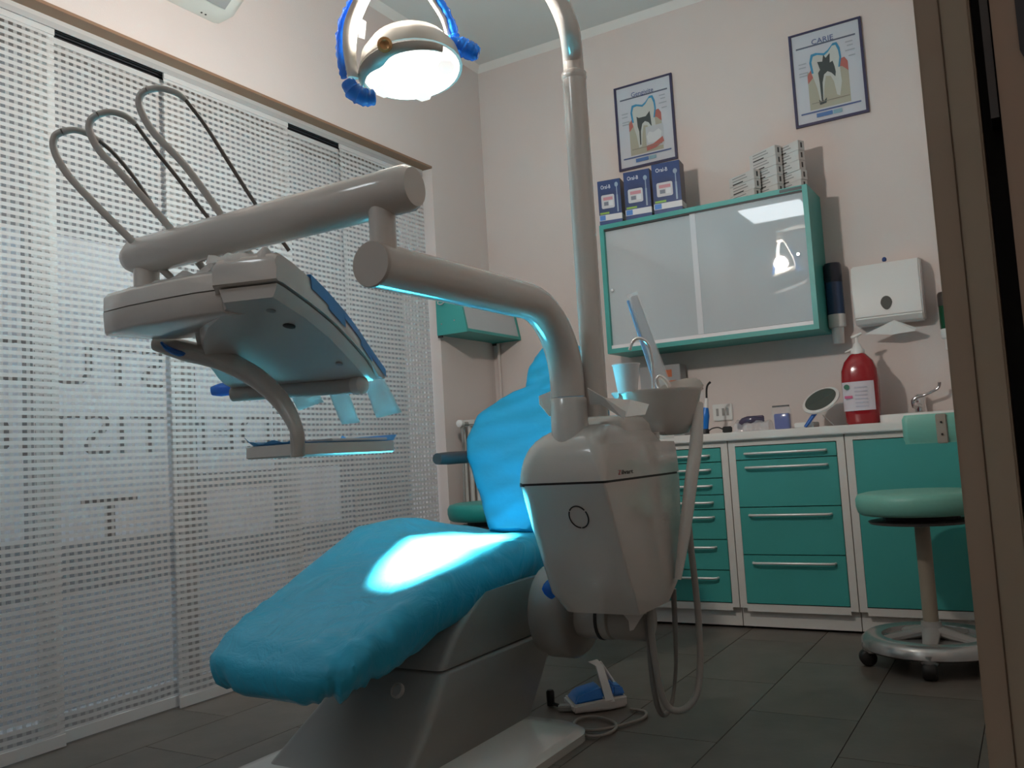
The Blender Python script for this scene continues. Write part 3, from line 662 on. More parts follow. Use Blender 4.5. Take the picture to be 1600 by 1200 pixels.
# napkins on the unit top
NAP = film('napkin', (.88, .87, .84), .0, .8, .15)
def napk(ps, label, th=.002):
    o = MB().add([D(*p) for p in ps], [tuple(range(len(ps)))] if len(ps) <= 4 else [(0, 1, 4, 5), (1, 2, 3, 4)]).build('paper_napkin', NAP, None, solid=th)
    tag(o, label, 'napkin')
napk([(918, 606, 2.28), (945, 622, 2.24), (978, 643, 2.20), (975, 655, 2.20), (940, 632, 2.28), (922, 632, 2.34)], 'folded white napkin leaning in front of the lamp post')
napk([(945, 622, 2.26), (985, 625, 2.34), (1014, 632, 2.36), (1008, 648, 2.26), (978, 652, 2.22), (950, 632, 2.24)], 'crumpled white napkin spreading towards the spittoon bowl')
napk([(842, 619, 2.36), (868, 608, 2.40), (872, 628, 2.40), (866, 652, 2.36), (858, 650, 2.34), (843, 632, 2.34)], 'white napkin corner sticking out over the chair back')
# ---- suction hoses
HOSE = mat('hose_white', (.76, .75, .72), .25)
hs = thing('suction_hose', 'white suction hose with rigid holder hanging in loops beside the unit', 'hose', D(1085, 690, 2.62))
MB().tube([D(1091, 630, 2.66), D(1088, 690, 2.62), D(1080, 750, 2.58), D(1070, 830, 2.55), D(1059, 905, 2.53)], [.018, .024, .023, .021, .012], 16, sub=5, flat=.8).build('rigid_tube', HOSE, hs, True)
MB().tube([D(1074, 800, 2.60), D(1080, 860, 2.6), D(1087, 920, 2.6), D(1092, 980, 2.58), D(1094, 1040, 2.55), D(1088, 1085, 2.52), D(1070, 1108, 2.5), D(1048, 1108, 2.5), D(1034, 1085, 2.5), D(1025, 1040, 2.5), D(1018, 990, 2.5), D(1015, 945, 2.5)], .0098, 12, sub=5).build('loop', mat('hose_loop', (.34, .335, .31), .4), hs, True)
hs2 = thing('suction_hose', 'thin grey hose hanging straight down behind the loop under the unit', 'hose', D(1054, 940, 2.62))
MB().tube([D(1052, 920, 2.62), D(1055, 980, 2.62), D(1056, 1040, 2.62), D(1052, 1085, 2.6), D(1045, 1110, 2.56), D(1034, 1116, 2.53), D(1024, 1090, 2.52), D(1016, 1030, 2.52), D(1012, 960, 2.52)], [.009, .008, .006, .006, .007, .008, .008, .008, .008], 10, sub=5).build('loop', mat('hose_loop2', (.22, .215, .20), .4), hs2, True)
dn = MB().loft([[D(x, y, 2.44) for x, y in ((972, 958), (1012, 952), (1000, 968), (990, 984), (984, 986), (982, 970))], [D(x, y, 2.47) for x, y in ((972, 958), (1012, 952), (1000, 968), (990, 984), (984, 986), (982, 970))]]).build('drain_spout', PLAST, un, True)
# ---- foot control on the floor
fo = AZ(940, 1117, 0)
fc = thing('foot_control', 'white and blue foot pedal with wire handle on the floor', 'foot pedal', (fo.x, fo.y, 0))
fa = AZ(897, 1118, 0); fb = AZ(984, 1108, 0); fdir = (fb-fa).normalized(); fside = Vector((-fdir.y, fdir.x, 0)); fl_ = (fb-fa).length
def fp(u, v, z): return fa+fdir*(u*fl_)+fside*v+Vector((0, 0, z))
MB().loft([[fp(0, 0, .004), fp(.66, 0, .004), fp(1, .02, .004), fp(1, .14, .004), fp(0, .14, .004)], [fp(0, .0, .03), fp(.66, 0, .042), fp(1, .02, .04), fp(1, .14, .04), fp(0, .14, .03)]]).build('body', PLAST, fc, bev=.006)
MB().loft([[fp(.02, .005, .03), fp(.58, .005, .04), fp(.58, .12, .04), fp(.02, .12, .03)], [fp(.12, .03, .055), fp(.55, .03, .075), fp(.55, .11, .075), fp(.15, .11, .06)]]).build('pedal_cap', mat('pedal_blue', (.02, .16, .50), .35), fc, True, bev=.006)
MB().loft([[fp(.74, .015, .042), fp(.98, .02, .04), fp(.98, .12, .04), fp(.74, .12, .042)], [fp(.76, .03, .075), fp(.93, .03, .07), fp(.93, .11, .07), fp(.76, .11, .075)]]).build('pedal_cap', MATS['pedal_blue'], fc, True, bev=.006)
MB().loft([[fp(.58, 0, .03), fp(.74, 0, .03), fp(.74, .016, .03), fp(.58, .016, .03)], [fp(.53, .06, .135), fp(.66, .06, .135), fp(.66, .075, .135), fp(.53, .075, .135)], [fp(.40, .07, .15), fp(.56, .07, .155), fp(.60, .085, .15), fp(.42, .085, .145)]]).build('bail', PLAST, fc, True)
MB().tube([fp(.62, .07, .145), fp(.80, .08, .09), fp(.9, .08, .06)], .006, 8, sub=3).build('bail_leg', PLAST, fc, True)
p = AZ(886, 1112, 0); MB().box((p.x-.03, p.y-.015, .004), (p.x+.025, p.y+.02, .022), RZ(25)).build('lever', GREYP, fc, bev=.004)
p2 = AZ(861, 1104, 0); MB().lathe([(.013, .004), (.014, .03), (.014, .05), (.010, .056)], (p2.x, p2.y, 0), 14).build('air_button', BLACK, fc, True)
MB().tube([p2+Vector((0, 0, .012)), p+Vector((0, 0, .012))], .006, 8).build('lever_rod', BLACK, fc, True)
cd = [AZ(x, y, .008) for x, y in ((985, 1108), (1008, 1112), (1005, 1122), (975, 1132), (940, 1140), (912, 1140), (897, 1133), (905, 1123), (930, 1120), (958, 1128), (962, 1138), (945, 1148), (920, 1150), (900, 1140))]
MB().tube(cd, .005, 8, sub=5).build('cord', mat('cord_grey', (.32, .30, .27), .5), fc, True)
# ================================================================== BASE CABINETS
YF = 4.03; ZT = .906
HND = ALU
def zat(px, py): return AY(px, py, YF).z
def cabinet(xa, xb, bounds, label, kind='drawer', hx=None):
    t = thing('base_cabinet', label, 'cabinet', ((xa+xb)/2, 4.27, 0), 'white framed teal base cabinets')
    w = .034
    b = MB(); e = .002
    b.box((xa+e, YF, .10), (xa+w, YB-.01, .868)); b.box((xb-w, YF, .10), (xb-e, YB-.01, .868))
    b.box((xa+w, YF, .84), (xb-w, YB-.01, .868)); b.box((xa+w, YF, .085), (xb-w, YB-.01, .118)); b.box((xa+w, YB-.03, .118), (xb-w, YB-.01, .84))
    b.build('carcass', WHITE2, t)
    MB().box((xa+e, YF+.03, .012), (xb-e, YF+.05, .10)).build('plinth', WHITE2, t)
    for i in range(len(bounds)-1):
        z1, z0 = bounds[i], bounds[i+1]
        d = MB().box((xa+w+.002, YF-.004, z0+.0018), (xb-w-.002, YF+.016, z1-.0018)).build(kind, TEAL, t, bev=.0015)
        if kind == 'drawer':
            zh = z1-min(.035, (z1-z0)*.55); ha, hb = (xa+w+.045, xb-w-.045) if hx is None else hx
            MB().tube([(ha, YF-.002, zh), (ha+.004, YF-.022, zh), (ha+.02, YF-.028, zh), (hb-.02, YF-.028, zh), (hb-.004, YF-.022, zh), (hb, YF-.002, zh)], .0058, 8).build('handle', HND, d, True)
        else:
            MB().tube([(xb-w-.06, YF-.002, .52), (xb-w-.06, YF-.028, .53), (xb-w-.06, YF-.028, .68), (xb-w-.06, YF-.002, .69)], .0058, 8).build('handle', HND, d, True)
    return t
z7 = [.838]+[zat(1118+(y-700)*.09, y) for y in (722, 747, 773, 796, 843, 891)]+[.12]
cabinet(-1.75, -1.245, z7, 'teal base cabinet with seven shallow drawers behind the white unit', 'drawer', (-1.68, -1.335))
cabinet(-1.245, -.725, [.838, .774, .557, .341, .12], 'teal base cabinet with four wide drawers and silver bar handles')
cabinet(-.725, -.15, [.838, .12], 'teal base cabinet with one plain door behind the stool', 'door')
cabinet(-2.25, -1.75, z7, 'teal base cabinet with drawers hidden behind the dental chair')
tag(MB().box((-2.27, 4.005, .868), (-.10, YB-.002, ZT)).build('worktop', mat('worktop_white', (.74, .73, .70), .3), bev=.004), 'continuous white worktop over the teal base cabinets', 'worktop')
tag(MB().loft([rrect(-.59, -.12, 4.12, 4.385, ZT+.0005, .04), rrect(-.59, -.12, 4.12, 4.385, ZT+.034, .04), rrect(-.57, -.14, 4.14, 4.365, ZT+.036, .03), rrect(-.55, -.16, 4.16, 4.345, ZT+.004, .03)]).build('sink', PLAST, None, True), 'low white ceramic sink rim on the worktop', 'sink')
tb = AY(1440, 655, 4.33)
tp_ = thing('tap', 'chrome elbow-lever tap at the back of the sink', 'tap', (tb.x, 4.33, ZT+.036))
MB().lathe([(.024, ZT+.037), (.025, ZT+.045), (.022, ZT+.075), (.024, ZT+.10), (.020, ZT+.118), (.012, ZT+.124)], (tb.x, 4.355, 0), 20).build('body', CHROME, tp_, True)
MB().tube([AY(1428, 637, 4.33), AY(1426, 627, 4.33), AY(1432, 621, 4.33), AY(1445, 617, 4.33), AY(1462, 609, 4.32), AY(1467, 604, 4.32), AY(1468, 597, 4.32)], [.007, .007, .007, .006, .006, .006, .007], 10, sub=4).build('lever', mat('lever_chrome', (.45, .44, .45), .15, 1), tp_, True)
MB().tube([Vector((tb.x, 4.345, ZT+.07)), Vector((tb.x-.01, 4.27, ZT+.075)), Vector((tb.x-.01, 4.23, ZT+.06))], .010, 10, sub=4).build('spout', CHROME, tp_, True)
# ================================================================== WALL CABINET
WY = 4.112
wc = thing('wall_cabinet', 'teal wall cabinet with two frosted sliding glass doors', 'wall cabinet', (-1.33, 4.26, 1.35))
xa, xb, za, zb, tk = -1.860, -.804, 1.351, 2.026, .0235
b = MB(); b.box((xa, WY, za), (xa+tk, YB-.002, zb)); b.box((xb-tk, WY, za), (xb, YB-.002, zb)); b.box((xa+tk, WY, zb-tk), (xb-tk, YB-.002, zb)); b.box((xa+tk, WY, za), (xb-tk, YB-.002, za+tk)); b.box((xa+tk, YB-.02, za+tk), (xb-tk, YB-.002, zb-tk))
b.build('carcass', TEAL, wc)
FG = mat('frosted_glass', (.45, .505, .53), .02, spec=.75)
xm = AY(1084, 430, WY).x
kA = MB().box((xa+tk, WY+.022, za+tk+.02), (xm+.03, WY+.028, zb-tk)).build('sliding_door', FG, wc)
kB = MB().box((xm, WY+.010, za+tk+.02), (xb-tk, WY+.016, zb-tk)).build('sliding_door', FG, wc)
MB().box((xm-.002, WY+.008, za+tk+.02), (xm+.026, WY+.0175, zb-tk)).build('edge_strip', mat('strip_pale', (.56, .60, .63), .3), kB)
for kk, pp in ((kA, AY(955, 453, WY)), (kB, AY(1247, 397, WY))):
    MB().lathe([(.009, 0), (.010, .006), (.007, .010)], (pp.x, WY+.022 if kk is kA else WY+.010, pp.z), 14, Matrix.Rotation(math.radians(90), 3, 'X')).build('lock', CHROME, kk, True)
MB().box((xa+tk, WY+.004, za+tk), (xb-tk, WY+.034, za+tk+.018)).build('track', mat('white_track', (.72, .72, .74), .35), wc)
MB().box((xa+tk, WY+.004, zb-tk-.008), (xb-tk, WY+.034, zb-tk)).build('track', DGREY, wc)
gl = AY(1240, 290, WY)
MB().box((-.93, WY-.001, zb-tk+.004), (xb-tk, WY+.002, zb-.005)).build('edge_clip', mat('dark_edge', (.05, .07, .07), .2), wc)
# toothbrush boxes
BB = mat('brush_box_blue', (.006, .035, .14), .35, var=.35, vscale=9)
BD = mat('brush_box_side', (.008, .014, .04), .35)
def brush(xl, xr, ycen, ang, lab, h):
    w = xr-xl; c = Vector(((xl+xr)/2, ycen, zb))
    Rm = RZ(ang)
    def P(u, v, z): return c+Rm @ Vector((u*w/2, v*.045, z))
    t = thing('toothbrush_box', lab, 'box', c, 'electric toothbrush boxes')
    def slabx(u0, u1, v0, v1, z0, z1, nm, m, par=t, bev=0):
        pts = [P(u0, v0, z0), P(u1, v0, z0), P(u1, v1, z0), P(u0, v1, z0), P(u0, v0, z1), P(u1, v0, z1), P(u1, v1, z1), P(u0, v1, z1)]
        return MB().add(pts, [(0, 3, 2, 1), (4, 5, 6, 7), (0, 1, 5, 4), (1, 2, 6, 5), (2, 3, 7, 6), (3, 0, 4, 7)]).build(nm, m, par, bev=bev)
    slabx(-1, 1, -1, 1, 0, h, 'carton', BB, bev=.001)
    slabx(.999, 1.004, -1, 1, 0.05, h, 'side_panel', BD)
    slabx(-1.0, 1.006, -1.012, 1.0, .022, .052, 'white_band', mat('print_white', (.62, .63, .65), .4))
    slabx(-.95, -.45, -1.02, -1.01, .024, .050, 'blue_patch', mat('print_blue', (.05, .20, .55), .4))
    slabx(-.9, -.1, -1.02, -1.0, .056, .066, 'green_stripe', mat('print_green', (.22, .42, .06), .4))
    lab_ = MB(); rr = rrect(-.72, .42, 0, 1, 0, .12, 4)
    lab_.loft([[P(p.x, -1.02, .085+p.y*.072) for p in rr], [P(p.x, -1.03, .085+p.y*.072) for p in rr]]).build('label', mat('label_silver', (.52, .52, .54), .35), t)
    slabx(-.55, .28, -1.035, -1.03, .128, .145, 'red_print', mat('print_red', (.50, .22, .25), .5))
    slabx(-.5, -.12, -1.035, -1.03, .100, .120, 'dark_print', mat('print_dark', (.16, .18, .22), .5))
    slabx(-.05, .28, -1.035, -1.03, .098, .124, 'pale_print', mat('print_pale', (.62, .64, .66), .5))
    slabx(.62, .74, -1.03, -1.01, .06, .15, 'brush_handle', mat('print_steel', (.25, .34, .44), .4))
    slabx(.64, .71, -1.03, -1.01, .15, .20, 'brush_neck', MATS['print_steel'])
    hd_ = MB(); rr = [(math.cos(2*math.pi*k/14), math.sin(2*math.pi*k/14)) for k in range(14)]
    hd_.loft([[P(.66+p[0]*.15, -1.01, .205+p[1]*.013) for p in rr], [P(.66+p[0]*.15, -1.025, .205+p[1]*.013) for p in rr]]).build('brush_head', MATS['print_steel'], t)
    text('Oral-B', 'brand_lettering', mat('print_logo', (.72, .75, .82), .4), t, P(-.72, -1.02, h-.045), Rm @ Vector((1, 0, 0)), (0, 0, 1), .020, w*.42)
brush(-1.863, -1.741, 4.167, 9, 'dark blue toothbrush box at the far end of the cabinet top, lower than its neighbours', .235)
brush(-1.713, -1.576, 4.167, 7, 'dark blue toothbrush box in the middle of the three', .250)
brush(-1.557, -1.413, 4.167, 6, 'dark blue toothbrush box nearest the stacked medicine boxes', .258)
# stacks of small white boxes
PB = mat('pack_white', (.56, .555, .54), .5); PD = mat('pack_dark', (.04, .04, .04), .5)
pk = None
def pack_proto():
    t = thing('medicine_box', 'x', 'box', (0, 0, 0))
    MB().box((-.085, -.021, 0), (.085, .021, .0465)).build('carton', PB, t, bev=.001)
    MB().box((.0852, -.005, .012), (.0858, .005, .037)).build('end_bar', PD, t)
    MB().box((-.06, -.0218, .004), (.01, -.0212, .010)).build('side_bar', PD, t)
    MB().box((-.06, -.0218, .020), (.04, -.0212, .024)).build('side_print', mat('pack_grey', (.22, .22, .22), .5), t)
    MB().box((-.06, -.0218, .034), (.03, -.0212, .038)).build('side_print', MATS['pack_grey'], t)
    return t
pp0 = pack_proto(); first = True
for (ex, ey, ang, n, lab) in ((-.831, 4.20, -29, 5, 'small white printed box in the tallest stack at the cabinet end'), (-.938, 4.195, -30, 5, 'small white printed box in the stack between two others'), (-1.047, 4.19, -31, 3, 'small white printed box in the lowest stack nearest the toothbrush boxes')):
    for k in range(n):
        o = pp0 if first else copy_tree(pp0, (0, 0, 0)); first = False
        a = ang+random.uniform(-1, 1); dv = RZ(a) @ Vector((1, 0, 0))
        o.location = Vector((ex, ey, zb+.001+k*.0475))-dv*.085+Vector((random.uniform(-.003, .003), 0, 0)); o.rotation_euler = (0, 0, math.radians(a))
        o['label'] = lab.replace('box in', 'box, '+(['bottom', 'second from bottom', 'third from bottom', 'fourth from bottom'][k] if k < n-1 else 'topmost')+' in').replace(' on the cabinet top', ''); o['group'] = 'stacked medicine boxes'
# ================================================================== POSTERS
def poster(xl, xr, z0, z1, title, lab, caries):
    t = thing('poster', lab, 'poster', ((xl+xr)/2, YB-.008, z0))
    y = YB-.002; w = xr-xl; h = z1-z0; fr = .012
    NB = mat('frame_navy', (.035, .035, .09), .4)
    for a, b_ in (((xl, z0), (xr, z0+fr)), ((xl, z1-fr*.7), (xr, z1)), ((xl, z0+fr), (xl+fr, z1-fr*.7)), ((xr-fr, z0+fr), (xr, z1-fr*.7))):
        MB().box((a[0], y-.014, a[1]), (b_[0], y, b_[1])).build('frame_bar', NB, t)
    MB().box((xl+fr, y-.006, z0+fr), (xr-fr, y-.004, z1-fr*.7)).build('sheet', mat('poster_white', (.54, .57, .62), .25), t)
    lay = [0]
    def pg(pts, nm, m):
        lay[0] += 1; yy = y-.006-.0003*lay[0]
        pp = [(xl+u*w, z1-v*h) for u, v in pts]
        return MB().loft([[Vector((x, yy, z)) for x, z in pp], [Vector((x, yy-.0003, z)) for x, z in pp]]).build(nm, m, t)
    def rect(u0, v0, u1, v1, nm, m): return pg([(u0, v0), (u1, v0), (u1, v1), (u0, v1)], nm, m)
    INK = mat('ink_slate', (.10, .12, .17), .5)
    rect(.09, .155, .91, .172, 'rule', INK)
    bone = mat('print_bone', (.38, .37, .29), .5); gum = mat('print_gum', (.42, .13, .11), .5); enam = mat('print_enamel', (.04, .26, .46), .5)
    dent = mat('print_dentine', (.50, .53, .50), .5); pul = mat('print_pulp', (.045, .06, .06), .5)
    rect(.22, .44, .78, .845, 'bone_print', bone)
    pg([(.22, .56), (.22, .47), (.27, .42), (.33, .43), (.37, .50), (.30, .50)], 'gum_print', gum)
    pg([(.62, .45), (.66, .38), (.74, .37), (.78, .42), (.78, .52), (.70, .46)], 'gum_print', gum)
    tooth = [(.28, .46), (.26, .34), (.29, .255), (.36, .25), (.47, .275), (.53, .25), (.60, .195), (.655, .195), (.69, .26), (.70, .36), (.67, .46), (.68, .62), (.64, .76), (.60, .74), (.575, .60), (.535, .53), (.47, .52), (.44, .62), (.42, .76), (.37, .77), (.34, .62)]
    pg(tooth, 'tooth_print', dent)
    ed = tooth[:11]
    inn = [(u+(.5-u)*.13, v+.026 if 2 <= i <= 8 else v) for i, (u, v) in enumerate(ed)]
    m_ = MB(); lay[0] += 1; yy = y-.006-.0003*lay[0]
    for i in range(len(ed)-1):
        q = [ed[i], ed[i+1], inn[i+1], inn[i]]
        m_.loft([[Vector((xl+u*w, yy, z1-v*h)) for u, v in q], [Vector((xl+u*w, yy-.0004, z1-v*h)) for u, v in q]])
    m_.build('enamel_print', enam, t)
    if caries: pg([(.37, .47), (.40, .44), (.37, .35), (.44, .36), (.46, .29), (.49, .33), (.55, .29), (.54, .39), (.58, .38), (.60, .44), (.61, .50), (.60, .55), (.55, .50), (.50, .475), (.45, .50), (.42, .58), (.41, .76), (.385, .76), (.38, .58)], 'pulp_print', pul)
    else: pg([(.37, .52), (.36, .40), (.40, .42), (.52, .42), (.59, .37), (.60, .45), (.61, .56), (.56, .50), (.50, .475), (.45, .50), (.42, .58), (.41, .74), (.39, .74), (.39, .58)], 'pulp_print', pul)
    if caries: pg([(.35, .75), (.38, .775), (.40, .75), (.42, .775), (.46, .745), (.45, .80), (.36, .81)], 'root_print', pul)
    else:
        rect(.50, .55, .80, .80, 'inset_print', mat('print_inset', (.46, .49, .52), .5))
        pg([(.53, .74), (.51, .66), (.56, .61), (.63, .63), (.72, .60), (.77, .64), (.75, .71), (.66, .745)], 'inset_tooth', mat('print_inset2', (.58, .61, .62), .5))
        pg([(.50, .77), (.62, .76), (.78, .70), (.80, .76), (.66, .81), (.50, .83)], 'inset_gum', gum)
    rect(.25, .775, .77, .782, 'bone_line', mat('print_boneline', (.22, .21, .17), .5))
    rect(.09, .862, .91, .878, 'rule', mat('ink_blue', (.07, .11, .26), .5))
    rect(.30, .893, .52, .935, 'logo_block', mat('logo_block_blue', (.07, .17, .40), .5)); rect(.53, .893, .65, .935, 'logo_block', mat('logo_block_pale', (.22, .38, .46), .5))
    pn = mat('print_note', (.33, .36, .40), .5)
    for (u, v, l) in ((.11, .33, .11), (.11, .37, .10), (.11, .43, .13), (.11, .46, .12), (.77, .22, .10), (.79, .26, .08), (.76, .31, .13), (.8, .37, .09)):
        rect(u, v, u+l, v+.012, 'note_print', pn)
    text(title, 'title_lettering', mat('ink_title', (.06, .09, .24), .5), t, (xl+w*(.31 if caries else .29), y-.0085, z1-h*.155), (1, 0, 0), (0, 0, 1), .026, w*(.30 if caries else .38))
poster(-1.8402, -1.5029, 2.3805, 2.8528, 'Gengivite', 'navy framed tooth poster with an inset picture, above the toothbrush boxes', False)
poster(-0.8849, -0.5437, 2.3893, 2.8625, 'CARIE', 'navy framed tooth decay poster titled Carie, above the paper towel dispenser', True)
# ================================================================== WALL ITEMS
ds = thing('soap_dispenser', 'dark blue tubular soap dispenser fixed beside the wall cabinet', 'soap dispenser', (-.77, YB-.05, 1.3))
def dispenser(t, cx, z0, z1, col, r):
    s1 = mat('dispenser_'+col[0], col[1], .25); s2 = mat('dispenser_top'+col[0], col[2], .3); zz = lambda f: z0+(z1-z0)*f
    cy = YB-.065
    MB().lathe([(r, zz(.36)), (r, zz(.76))], (cx, cy, 0), 22).build('tank', s1, t, True)
    MB().lathe([(r*1.03, zz(.76)), (r*1.03, zz(.97)), (r*.9, zz(1))], (cx, cy, 0), 22).build('lid', s2, t, True)
    MB().lathe([(r*.92, zz(.20)), (r*1.0, zz(.22)), (r*1.0, zz(.36))], (cx, cy, 0), 22).build('collar', PLAST, t, True)
    MB().lathe([(r*.62, zz(0)), (r*.66, zz(.02)), (r*.72, zz(.21))], (cx, cy, 0), 18).build('push_nozzle', PLAST, t, True)
    MB().box((cx-.02, YB-.03, zz(.3)), (cx+.02, YB-.002, zz(.9))).build('wall_bracket', PLAST, t)
dispenser(ds, AY(1305, 470, 4.335).x, AY(1310, 537, 4.335).z, AY(1301, 412, 4.335).z, ('blue', (.03, .06, .13), (.012, .016, .03)), .040)
dg = thing('soap_dispenser', 'green tubular dispenser half hidden by the door frame', 'soap dispenser', (-.29, YB-.05, 1.2))
dispenser(dg, AY(1466, 500, 4.335).x+.045, AY(1475, 547, 4.335).z, AY(1465, 465, 4.335).z+.02, ('green', (.004, .06, .025), (.05, .04, .035)), .040)
td = thing('towel_dispenser', 'white paper towel dispenser with a small oval window on the wall', 'towel dispenser', (-.545, YB-.06, 1.35))
TYF = 4.287
A_ = [AY(1329, 420, TYF), AY(1436, 408, TYF), AY(1443, 488, TYF), AY(1334, 498, TYF)]
xl_, xr_ = (A_[0].x+A_[3].x)/2, (A_[1].x+A_[2].x)/2; zt_ = (A_[0].z+A_[1].z)/2; zb_ = (A_[2].z+A_[3].z)/2
MB().prism([(0, zb_), (0, zt_-.03), (.02, zt_+.015), (.112, zt_+.03), (.112, zb_-.03), (.03, zb_-.03)], lambda u, v: Vector((xl_, TYF+u, v)), lambda u, v: Vector((xr_, TYF+u, v))).build('case', PLAST, td, bev=.006)
wn = AY(1385, 473, TYF); rr = [(math.cos(2*math.pi*k/20), math.sin(2*math.pi*k/20)) for k in range(20)]
MB().loft([[Vector((wn.x+.025*c*(1-.25*max(0, -s)), TYF-.002, wn.z+.032*s)) for c, s in rr], [Vector((wn.x+.025*c*(1-.25*max(0, -s)), TYF+.01, wn.z+.032*s)) for c, s in rr]]).build('window', mat('smoke_window', (.10, .10, .09), .1), td, True)
MB().add([AY(1352, 522, 4.30), AY(1397, 500, 4.295), AY(1432, 512, 4.30), AY(1430, 517, 4.31), AY(1392, 523, 4.30)], [(0, 1, 4), (1, 2, 3, 4)]).build('paper_tongue', mat('paper_white', (.75, .75, .73), .8), td, solid=.004)
kx = AY(1381, 404, 4.32); MB().lathe([(.006, 0), (.010, .004), (.010, .014), (.005, .02)], (kx.x, 4.33, zt_+.024), 12).build('lock_key', mat('key_blue', (.02, .05, .18), .4), td, True)
so_ = thing('wall_socket', 'white wall socket plate with a plug above the worktop', 'socket', (-1.40, YB, 1.02))
MB().box((-1.42, YB-.010, .973), (-1.318, YB-.001, 1.058)).build('plate', PLAST, so_, bev=.003)
for x in (-1.395, -1.365, -1.342): MB().box((x-.006, YB-.012, .998), (x+.006, YB-.009, 1.036)).build('insert', GREYP, so_)
# slanted teal cabinet in the corner
sc = thing('slanted_wall_cabinet', 'small teal wall cabinet with sloping grey front in the corner', 'wall cabinet', (XL+.1, 4.28, 1.52))
y_a = AX(683, 526, XL).y; n1 = AY(684, 527, y_a); n2 = AY(729, 518, y_a); n3 = AY(719, 480, y_a)
px = n2.x-XL; pt = n3.x-XL; sl = (px-pt)/(n3.z-n2.z); ztop = 1.80; zbt = n2.z
pr = [(0, zbt), (px, zbt), (px, zbt+.018), (px-sl*(ztop-zbt-.018)*.8, ztop), (0, ztop)]
MB().prism(pr, lambda u, v: Vector((XL+.002+u, y_a, v)), lambda u, v: Vector((XL+.002+u, y_a+.016, v))).build('end_panel', TEAL, sc)
MB().prism(pr, lambda u, v: Vector((XL+.002+u, YB-.02, v)), lambda u, v: Vector((XL+.002+u, YB-.004, v))).build('end_panel', TEAL, sc)
MB().box((XL+.002, y_a+.016, zbt+.004), (XL+px, YB-.02, zbt+.02)).build('bottom', TEAL, sc)
MB().prism([(px-.014, zbt+.02), (px-.002, zbt+.02), (px-.004-sl*(ztop-zbt-.018)*.8, ztop-.004), (px-.018-sl*(ztop-zbt-.018)*.8, ztop-.004)], lambda u, v: Vector((XL+u, y_a+.017, v)), lambda u, v: Vector((XL+u, YB-.021, v))).build('front_panel', FG, sc)
for u, v in ((.035, .06), (.12, .07)): MB().lathe([(.005, 0), (.004, .003)], (XL+u, y_a-.001, zbt+v), 10, Matrix.Rotation(math.radians(90), 3, 'X')).build('screw', CHROME, sc)
hk = AY(691, 474, y_a); MB().tube([Vector((hk.x-.02, y_a-.004, hk.z+.02)), Vector((hk.x-.02, y_a-.012, hk.z)), Vector((hk.x, y_a-.014, hk.z-.008)), Vector((hk.x+.02, y_a-.012, hk.z)), Vector((hk.x+.02, y_a-.004, hk.z+.015))], .004, 8, sub=3).build('hook', CHROME, sc, True)
for yy in (y_a+.008, YB-.012): MB().box((XL+.004, yy-.006, zbt-.012), (XL+.03, yy+.006, zbt+.0)).build('foot', BLACK, sc)
# radiator + pipe on the window wall near the corner
rd = thing('radiator', 'white column radiator with valve behind the chair back', 'radiator', (XL+.08, 4.3, .15))
RAD = mat('radiator_white', (.55, .55, .52), .35)
for k in range(6):
    y = 3.97+k*.055
    for dx in (.045, .085, .125): MB().tube([(XL+dx, y, .17), (XL+dx, y, 1.04)], .012, 8).build('column', RAD, rd, True)
    MB().box((XL+.03, y-.022, 1.03), (XL+.14, y+.022, 1.065)).build('header', RAD, rd, bev=.01)
    MB().box((XL+.03, y-.022, .15), (XL+.14, y+.022, .185)).build('header', RAD, rd, bev=.01)
MB().tube([(XL+.085, 3.96, 1.045), (XL+.085, 3.905, 1.045)], .011, 10).build('valve_stem', GREYP, rd, True)
MB().lathe([(.014, 0), (.02, .01), (.02, .035), (.012, .04)], (XL+.085, 3.905, 1.045), 14, Matrix.Rotation(math.radians(90), 3, 'X')).build('valve_knob', PLAST, rd, True)
MB().tube([(XL+.085, 3.89, 1.04), (XL+.085, 3.90, .95), (XL+.06, 3.93, .85), (XL+.04, 3.935, .3)], .008, 8, sub=4).build('feed_pipe', GREYP, rd, True)
tag(MB().tube([(XL+.045, YB-.018, .2), (XL+.045, YB-.018, 1.52)], .010, 10).build('heating_pipe', WALL, None, True), 'thin vertical pipe painted like the wall beside the room corner', 'pipe')
# air conditioner on the window wall
ac = thing('air_conditioner', 'white wall air conditioner above the panel curtains', 'air conditioner', (XL+.1, 2.0, 2.745))
prf = [(0, 2.69), (.10, 2.695), (.175, 2.745), (.20, 2.81), (.20, 2.94), (.17, 2.98), (0, 2.98)]
def acr(y, s): return [Vector((XL+.002+u*s, y, 2.83+(v-2.83)*(s*.4+.6))) for u, v in prf]
MB().loft([acr(1.55, .9), acr(1.57, 1), acr(2.345, 1), acr(2.375, .98), acr(2.40, .86)]).build('case', mat('ac_white', (.62, .60, .54), .4), ac, True)
MB().box((XL+.112, 1.66, 2.705), (XL+.165, 2.33, 2.714), Matrix.Rotation(math.radians(-35), 3, 'Y')).build('louver', GREYP, ac)
for y in (2.29, 2.31): MB().lathe([(.004, 0), (.004, .004)], (XL+.03, y, 2.689), 8).build('screw', BLACK, ac)
